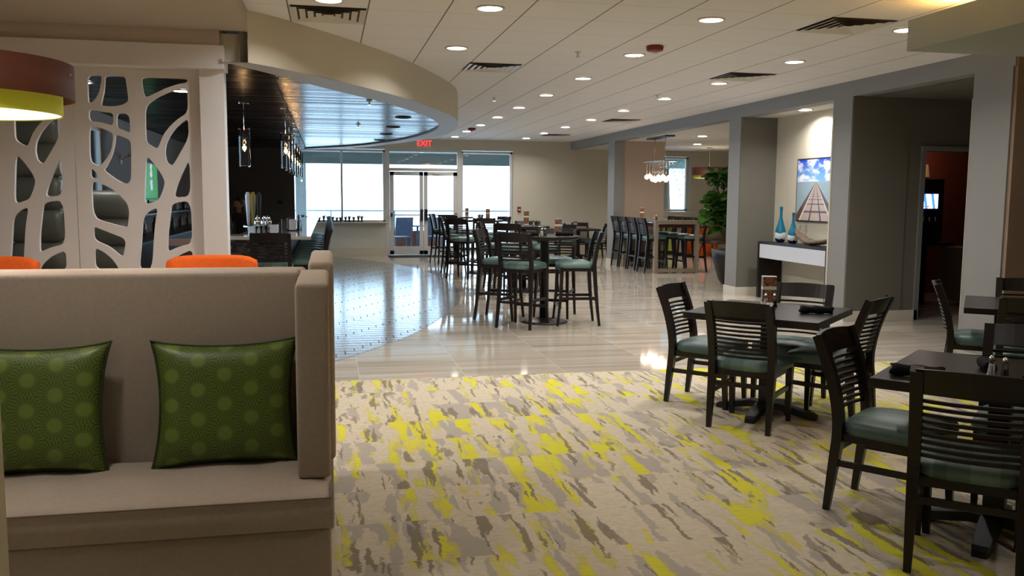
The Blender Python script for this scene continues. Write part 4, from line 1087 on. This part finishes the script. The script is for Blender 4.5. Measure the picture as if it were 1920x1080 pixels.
# person behind the bar
def person(x, y, rz):
    t = thing('person', 'person with long dark hair in dark clothes, head bowed, standing behind the bar', 'person', (x, y, 0), rz)
    sk = mat('skin', srgb(150, 112, 92), .55); cl = mat('dark_shirt', srgb(34, 33, 36), .8); hair = mat('dark_hair', srgb(20, 15, 13), .5); lt = mat('pale_sleeve', srgb(120, 116, 110), .8)
    # one continuous body by skinned skeleton
    V = [((0, 0, .92), .13), ((0, 0, 1.08), .115), ((0, .02, 1.25), .13), ((0, .04, 1.34), .085), ((0, .07, 1.40), .045), ((0, .10, 1.49), .075),
         ((-.09, 0, .88), .10), ((-.1, .01, .48), .065), ((-.1, -.01, .09), .045), ((-.1, .12, .03), .035),
         ((.09, 0, .88), .10), ((.1, .01, .48), .065), ((.1, -.01, .09), .045), ((.1, .12, .03), .035),
         ((-.17, .03, 1.30), .055), ((-.21, .05, 1.05), .042), ((-.14, .27, .99), .032), ((-.12, .34, .99), .026),
         ((.17, .03, 1.30), .055), ((.21, .05, 1.05), .042), ((.14, .27, .99), .032), ((.12, .34, .99), .026)]
    Ed = [(0, 1), (1, 2), (2, 3), (3, 4), (4, 5), (0, 6), (6, 7), (7, 8), (8, 9), (0, 10), (10, 11), (11, 12), (12, 13), (3, 14), (14, 15), (15, 16), (16, 17), (3, 18), (18, 19), (19, 20), (20, 21)]
    # five fingers per hand
    for s, w_ in ((-1, 17), (1, 21)):
        for f in range(4):
            i = len(V); bx = s*.12+(-.021+.014*f)
            V.append(((bx, .375, .988), .009)); V.append(((bx, .415-.004*abs(f-1.5), .975), .0075)); Ed += [(w_, i), (i, i+1)]
        i = len(V); V.append(((s*.12-s*.034, .35, .985), .010)); V.append(((s*.12-s*.045, .385, .975), .008)); Ed += [(w_, i), (i, i+1)]
    me = bpy.data.meshes.new('body'); me.from_pydata([v[0] for v in V], Ed, []); o = bpy.data.objects.new('body', me); COL.objects.link(o)
    s_ = o.modifiers.new('skin', 'SKIN'); s_.use_smooth_shade = True
    for i, v in enumerate(V): me.skin_vertices[0].data[i].radius = (v[1], v[1]*(.72 if i in (1, 2, 0) else .95))
    me.skin_vertices[0].data[0].use_root = True
    sb = o.modifiers.new('sub', 'SUBSURF'); sb.levels = 1; sb.render_levels = 1
    dg = bpy.context.evaluated_depsgraph_get(); nm = bpy.data.meshes.new_from_object(o.evaluated_get(dg)); bpy.data.objects.remove(o)
    o = bpy.data.objects.new('body', nm); COL.objects.link(o); o.parent = t; nm.materials.clear()
    nm.materials.append(cl); nm.materials.append(sk); nm.materials.append(lt)
    for p in nm.polygons:
        c = p.center; p.use_smooth = True
        if c.z > 1.385 or (c.y > .25 and c.z > .9): p.material_index = 1
        elif abs(c.x) > .15 and c.z > 1.0: p.material_index = 2
    hm = MB().ball((0, .085, 1.515), .088, (.92, 1.05, 1.18), 18, 12).ball((0, .178, 1.50), .016, (.8, 1, 1.2), 8, 6).ball((-.086, .085, 1.505), .02, (.5, 1, 1.4), 8, 6).ball((.086, .085, 1.505), .02, (.5, 1, 1.4), 8, 6)
    h = hm.build('head', sk, t)
    MB().ball((-.032, .168, 1.525), .010, (1.3, .6, .7), 8, 6).ball((.032, .168, 1.525), .010, (1.3, .6, .7), 8, 6).ball((0, .165, 1.462), .018, (1.2, .5, .3), 8, 6).build('face_details', mat('face_dark', srgb(70, 40, 36), .6), h)
    MB().ball((0, .062, 1.54), .1, (.98, 1.0, 1.08), 16, 10).ball((0, .0, 1.41), .1, (1.15, .7, 1.9), 14, 10).ball((-.075, .06, 1.45), .045, (.6, 1, 2.2), 10, 8).ball((.075, .06, 1.45), .045, (.6, 1, 2.2), 10, 8).build('hair', hair, t)
person(-1.35, 14.6, PI*.85)
[o for o in COL.objects if o.name == 'person'][0].scale = (.91, .91, .91)

# ------------------------------------------------------------------ niche: console, vases, bowl, picture
cs = thing('console_table', 'dark console table with glossy white drawer front in the niche', 'table', (6.76, 11.55, 0))
MB().box(-.19, .19, -.98, .98, .84, .875, .003).build('top', M_BLACK, cs)
MB().box(-.19, .19, .92, .98, 0, .84).build('end_panel', M_BLACK, cs); MB().box(-.19, .19, -.98, -.92, 0, .84).build('end_panel', M_BLACK, cs)
MB().box(-.17, .19, -.92, .92, .62, .84).build('drawer_box', M_BLACK, cs)
MB().box(-.192, -.172, -.915, .915, .625, .838, .002).build('drawer_front', M_GLOSSW, cs)
def vase(x, y, s, label):
    o = MB().lathe([(.045, 0), (.075, .03), (.085, .10), (.075, .18), (.045, .28), (.024, .36), (.020, .44), (.024, .52), (.028, .53), (.02, .525)], 28).build('vase', M_VASE)
    o.location = (x, y, .875); o.scale = (s[0], s[0], s[1]); tag(o, label, 'vase', 'blue and white bottle vases')
vase(6.76, 12.19, (1, 1.02), 'taller blue bottle vase with white band on the console, left one')
vase(6.78, 11.86, (.95, .86), 'shorter blue bottle vase with white band on the console')
m = MB(); rings = []
for i in range(17):
    u = -1+2*i/16; wv = .085*(1-u*u)**.6+.012; lift = .13*abs(min(u, 0)*1)**1.6*0 + .16*max(0, u)**1.5 + .05*max(0, -u)**1.5
    rings.append([(wv*math.cos(a)*(1+.12*math.sin(i*2.1)), u*.45, .0+lift + max(0.0, .035+.035*math.sin(a)+.006*math.sin(i*3.3))) for a in [2*PI*j/10 for j in range(10)]])
m.sweep(rings); o = m.build('driftwood_bowl', M_DRIFT); o.location = (6.78, 11.34, .875); tag(o, 'long carved driftwood bowl with raised tip on the console', 'bowl')
pc = thing('framed_picture', 'framed pier photograph with blue sky on the niche wall', 'picture', (6.97, 11.57, 1.665))
MB().box(-.03, 0, -.52, .52, -.465, .465, .002).build('frame', M_IRON, pc)
MB().box(-.033, -.031, -.50, .50, -.445, .445).build('print', M_PIC, pc)

# ------------------------------------------------------------------ communal table room
ct = thing('communal_table', 'long bar-height communal table with grey wood frame ends', 'table', (6.98, 17.75, 0))
MB().box(-.46, .46, -1.0, 1.0, 1.02, 1.06).build('tabletop', mat('glass_tabletop', srgb(120, 128, 136), .05, spec=.8), ct)
for y in (-1.0, .93):
    MB().box(-.48, -.41, y-.02, y+.09, 0, 1.08).box(.41, .48, y-.02, y+.09, 0, 1.08).box(-.41, .41, y-.02, y+.09, 1.0, 1.08).box(-.41, .41, y-.02, y+.09, .02, .09).build('frame_end', M_GW, ct)
MB().box(-.4, .4, -.93, .93, .93, 1.0).build('apron', mat('red_brown_wood', srgb(64, 24, 18), .5), ct)
G5 = 'bar stools at the communal table'
for k, y in enumerate((17.0, 17.6, 18.15, 18.7)):
    seat_at('s', 6.30, y, 1, 0, 'bar stool on the left side of the communal table, %s from the camera' % ['first', 'second', 'third', 'last'][k], G5)
    seat_at('s', 7.66, y, -1, 0, 'bar stool on the right side of the communal table, %s from the camera' % ['first', 'second', 'third', 'last'][k], G5)
menu(6.75, 18.2, 1.06, VA, 'orange-toned menu tower on the communal table', .26)
shaker(7.0, 18.1, 1.06, 'salt', 'salt shaker on the communal table'); shaker(7.06, 18.12, 1.06, 'pepper', 'pepper shaker on the communal table')
ch = thing('globe_chandelier', 'chandelier of glowing glass globes above the communal table', 'lamp', (6.8, 17.35, 0))
MB().box(-.1, .1, -.55, .55, HB-.03, HB).build('canopy', M_IRON, ch)
MB().tube([(0, .3, HB-.03), (0, .3, 2.3)], .005, 6).tube([(0, -.3, HB-.03), (0, -.3, 2.3)], .005, 6).build('hanger', M_CHROME, ch)
MB().box(-.14, .14, -.6, .6, 2.27, 2.30, .003).build('bar', M_CHROME, ch)
random.seed(3)
for k in range(14):
    dx = (-.1, .1)[k % 2]; dy = -.55+k*.085; zz = 1.90+.09*random.random()
    g = MB().ball((dx, dy, zz), .048).build('globe', M_GLOBE, ch)
    MB().tube([(dx, dy, zz+.04), (dx, dy, 2.27)], .003, 5).build('rod', M_CHROME, g)
drum(9.4, 20.6, 2.03, .43, .2, .38, .13, 'two-tone drum pendant in the far room behind the fig plant', 8, HB)
# fig plant
pl = thing('fiddle_leaf_fig', 'tall fiddle-leaf fig in a dark planter beside the pillar', 'plant', (7.08, 14.55, 0))
MB().lathe([(.14, 0), (.2, .1), (.30, .45), (.33, .62), (.30, .62), (.27, .55), (.001, .54)], 32).build('planter', M_IRON, pl)
random.seed(11)
tr = [[(0, 0, .5), (-.1, .02, .9), (-.12, 0, 1.4), (-.2, 0, 2.0)], [(.02, 0, .5), (-.2, 0, 1.0), (-.33, .03, 1.55)], [(0, .02, .5), (.1, .05, 1.1), (.1, 0, 1.8)], [(0, 0, .9), (-.3, -.03, 1.1), (-.4, 0, 1.3)], [(-.1, 0, 1.3), (-.3, -.05, 1.7), (-.28, 0, 1.95)]]
m = MB()
for q in tr: m.tube(q, [.02, .016, .012, .008][:len(q)], 7)
m.build('stems', M_BARK, pl)
m = MB()
for q in range(230):
    sp_ = random.choice(tr); i = random.randrange(1, len(sp_)); a_ = Vector(sp_[i-1]); b_ = Vector(sp_[i]); base = a_.lerp(b_, random.uniform(.3, 1.03))
    if base.z < 1.0: base.z = 1.0+random.random()*.4
    az = random.uniform(0, 2*PI); el = random.uniform(-.5, .8); L = random.uniform(.19, .28)
    d = Vector((math.cos(az)*math.cos(el), math.sin(az)*math.cos(el), math.sin(el))); s = d.cross(Vector((0, 0, 1))).normalized(); nrm = s.cross(d)
    tw = random.uniform(-.9, .9); s, nrm = s*math.cos(tw)+nrm*math.sin(tw), nrm*math.cos(tw)-s*math.sin(tw)
    rows = []
    for u, w_ in ((0, .02), (.12, .20), (.3, .27), (.5, .29), (.7, .36), (.87, .30), (.97, .14), (1.0, .02)):
        c = base + d*(L*u+.03) - Vector((0, 0, .05*u*u)); hw = w_*L*.95
        rows.append((c - s*hw + nrm*.014, c, c + s*hw + nrm*.014))
    for k in range(len(rows)-1):
        for c0 in (0, 1):
            m._add([rows[k][c0], rows[k][c0+1], rows[k+1][c0+1], rows[k+1][c0]], [(0, 1, 2, 3)], None, True)
m.build('foliage', M_LEAF, pl)
# lounge pieces in far room
t = thing('armchair', 'dark brown shell armchair on wooden legs behind the fig plant', 'chair', (9.95, 21.35, 0), .5)
m = MB(); rings = []
for i in range(15):
    a = PI*1.05*(i/14)-PI*.025; r_ = .36; top = .62+.25*math.sin(a)**2
    x, y = r_*math.cos(a), -r_*math.sin(a)*.9
    rings.append([(x*.8, y*.8, .38), (x*.86, y*.86, .38), (x*1.05, y*1.05, top), (x*.98, y*.98, top)])
m.sweep(rings).build('shell', mat('brown_felt', srgb(84, 68, 52), .8), t); soft_box('seat', t, -.3, .3, -.28, .32, .34, .44, .03, MATS['brown_felt'])
for sx in (-1, 1):
    for sy in (-1, 1): MB().beam([(sx*.3, sy*.3, 0), (sx*.22, sy*.22, .35)], .035, .035).build('leg', mat('walnut', srgb(92, 56, 34), .5), t)
t = thing('bench_seat', 'orange box banquette with dark top rail under the corner window', 'bench', (10.02, 22.25, 0))
soft_box('body', t, -.36, .36, -.25, .25, .0, .74, .02, M_ORANGE); MB().box(-.38, .38, -.27, .27, .74, .8, .004).build('top_rail', mat('walnut', srgb(92, 56, 34), .5), t)
t = thing('lime_bench', 'lime green upholstered bench seen through the communal table frame', 'bench', (8.7, 22.2, 0))
soft_box('seat', t, -.45, .45, -.25, .25, .0, .5, .03, mat('lime_wool', srgb(150, 156, 56), .8)); soft_box('backrest', t, -.45, .45, .15, .28, .5, .95, .03, MATS['lime_wool'])
# palm outside corner window
t = thing('palm_tree', 'palm tree outside the corner window', 'tree', (10.6, 26.5, -.5))
MB().tube([(0, 0, 0), (.05, 0, 1.5), (-.05, 0, 3.4)], [.16, .14, .12], 12).build('trunk', M_BARK, t)
m = MB(); random.seed(5)
for k in range(26):
    az = 2*PI*k/26*2.4; el = random.uniform(-.6, .7); pts = [Vector((0, 0, 3.4)) + Vector((math.cos(az), math.sin(az), 0))*(u*1.5*math.cos(el)) + Vector((0, 0, u*1.2*math.sin(el)-.9*u*u)) for u in (0, .25, .5, .75, 1)]
    for i in range(4):
        dd = (pts[i+1]-pts[i]).normalized(); sd = dd.cross(Vector((0, 0, 1))).normalized()
        for q in range(3):
            c = pts[i].lerp(pts[i+1], q/3)
            for s in (-1, 1): m._add([c, c+dd*.05, c+dd*.3+sd*s*.3-Vector((0, 0, .15))], [(0, 1, 2)])
m.build('fronds', M_LEAF, t)

# ------------------------------------------------------------------ kitchen glimpsed through the doorway
t = thing('drink_dispenser', 'black beverage dispenser with bright screen inside the dark doorway', 'drink machine', (8.55, 11.45, .92))
MB().box(-.28, .28, -.2, .25, 0, .92, .008).build('cabinet', M_IRON, t)
MB().box(-.17, .18, -.208, -.2, .49, .70).build('screen', mat('dispenser_display', (0, 0, 0), .3, build=b_screen, estr=2.6), t)
for k in range(4): MB().lathe([(.014, .3), (.012, .36)], 8, (-.15+.1*k, -.21, 0)).build('nozzle', M_CHROME, t)
t = thing('service_counter', 'dark service counter with open shelves inside the doorway', 'counter', (8.5, 11.5, 0))
MB().box(-.7, .55, -.25, .35, .86, .915, .004).build('worktop', M_IRON, t); MB().box(-.7, -.66, -.2, .3, 0, .86).box(.1, .14, -.2, .3, 0, .86).box(-.66, .1, .28, .3, 0, .86).box(-.66, .1, -.2, .28, .28, .31).box(-.66, .1, -.2, .28, .56, .59).build('shelving', M_BLACK, t)
t = thing('undercounter_fridge', 'brown undercounter cooler with louvred base inside the doorway', 'refrigerator', (9.1, 11.0, 0))
MB().box(-.22, .3, -.3, .3, .08, .86, .01).build('cabinet', mat('brown_metal', srgb(112, 92, 72), .5), t)
m = MB()
for k in range(7): m.box(-.19, .27, -.312, -.3, .12+k*.03, .135+k*.03)
m.build('louvres', M_BLACK, t)
t = thing('counter_lamp', 'dim shaded sconce pair on the red kitchen wall', 'lamp', (9.3, 12.68, 1.9))
for dx in (-.35, .1): MB().lathe([(.14, 0), (.11, .2)], 20, (dx, -.12, 0), cap=False).build('lamp_shade', mat('dim_shade', srgb(150, 110, 70), .8, emit=(1, .6, .3), estr=.05), t)
MB().box(-.5, .3, -.04, 0, -.05, -.02).build('wall_bar', M_IRON, t)
ld = bpy.data.lights.new('kitchen_glow', 'POINT'); ld.energy = 4; ld.color = (1, .7, .45); ld.shadow_soft_size = .1
lo = bpy.data.objects.new('kitchen_glow', ld); COL.objects.link(lo); lo.parent = t; lo.location = (0, -.5, .3)
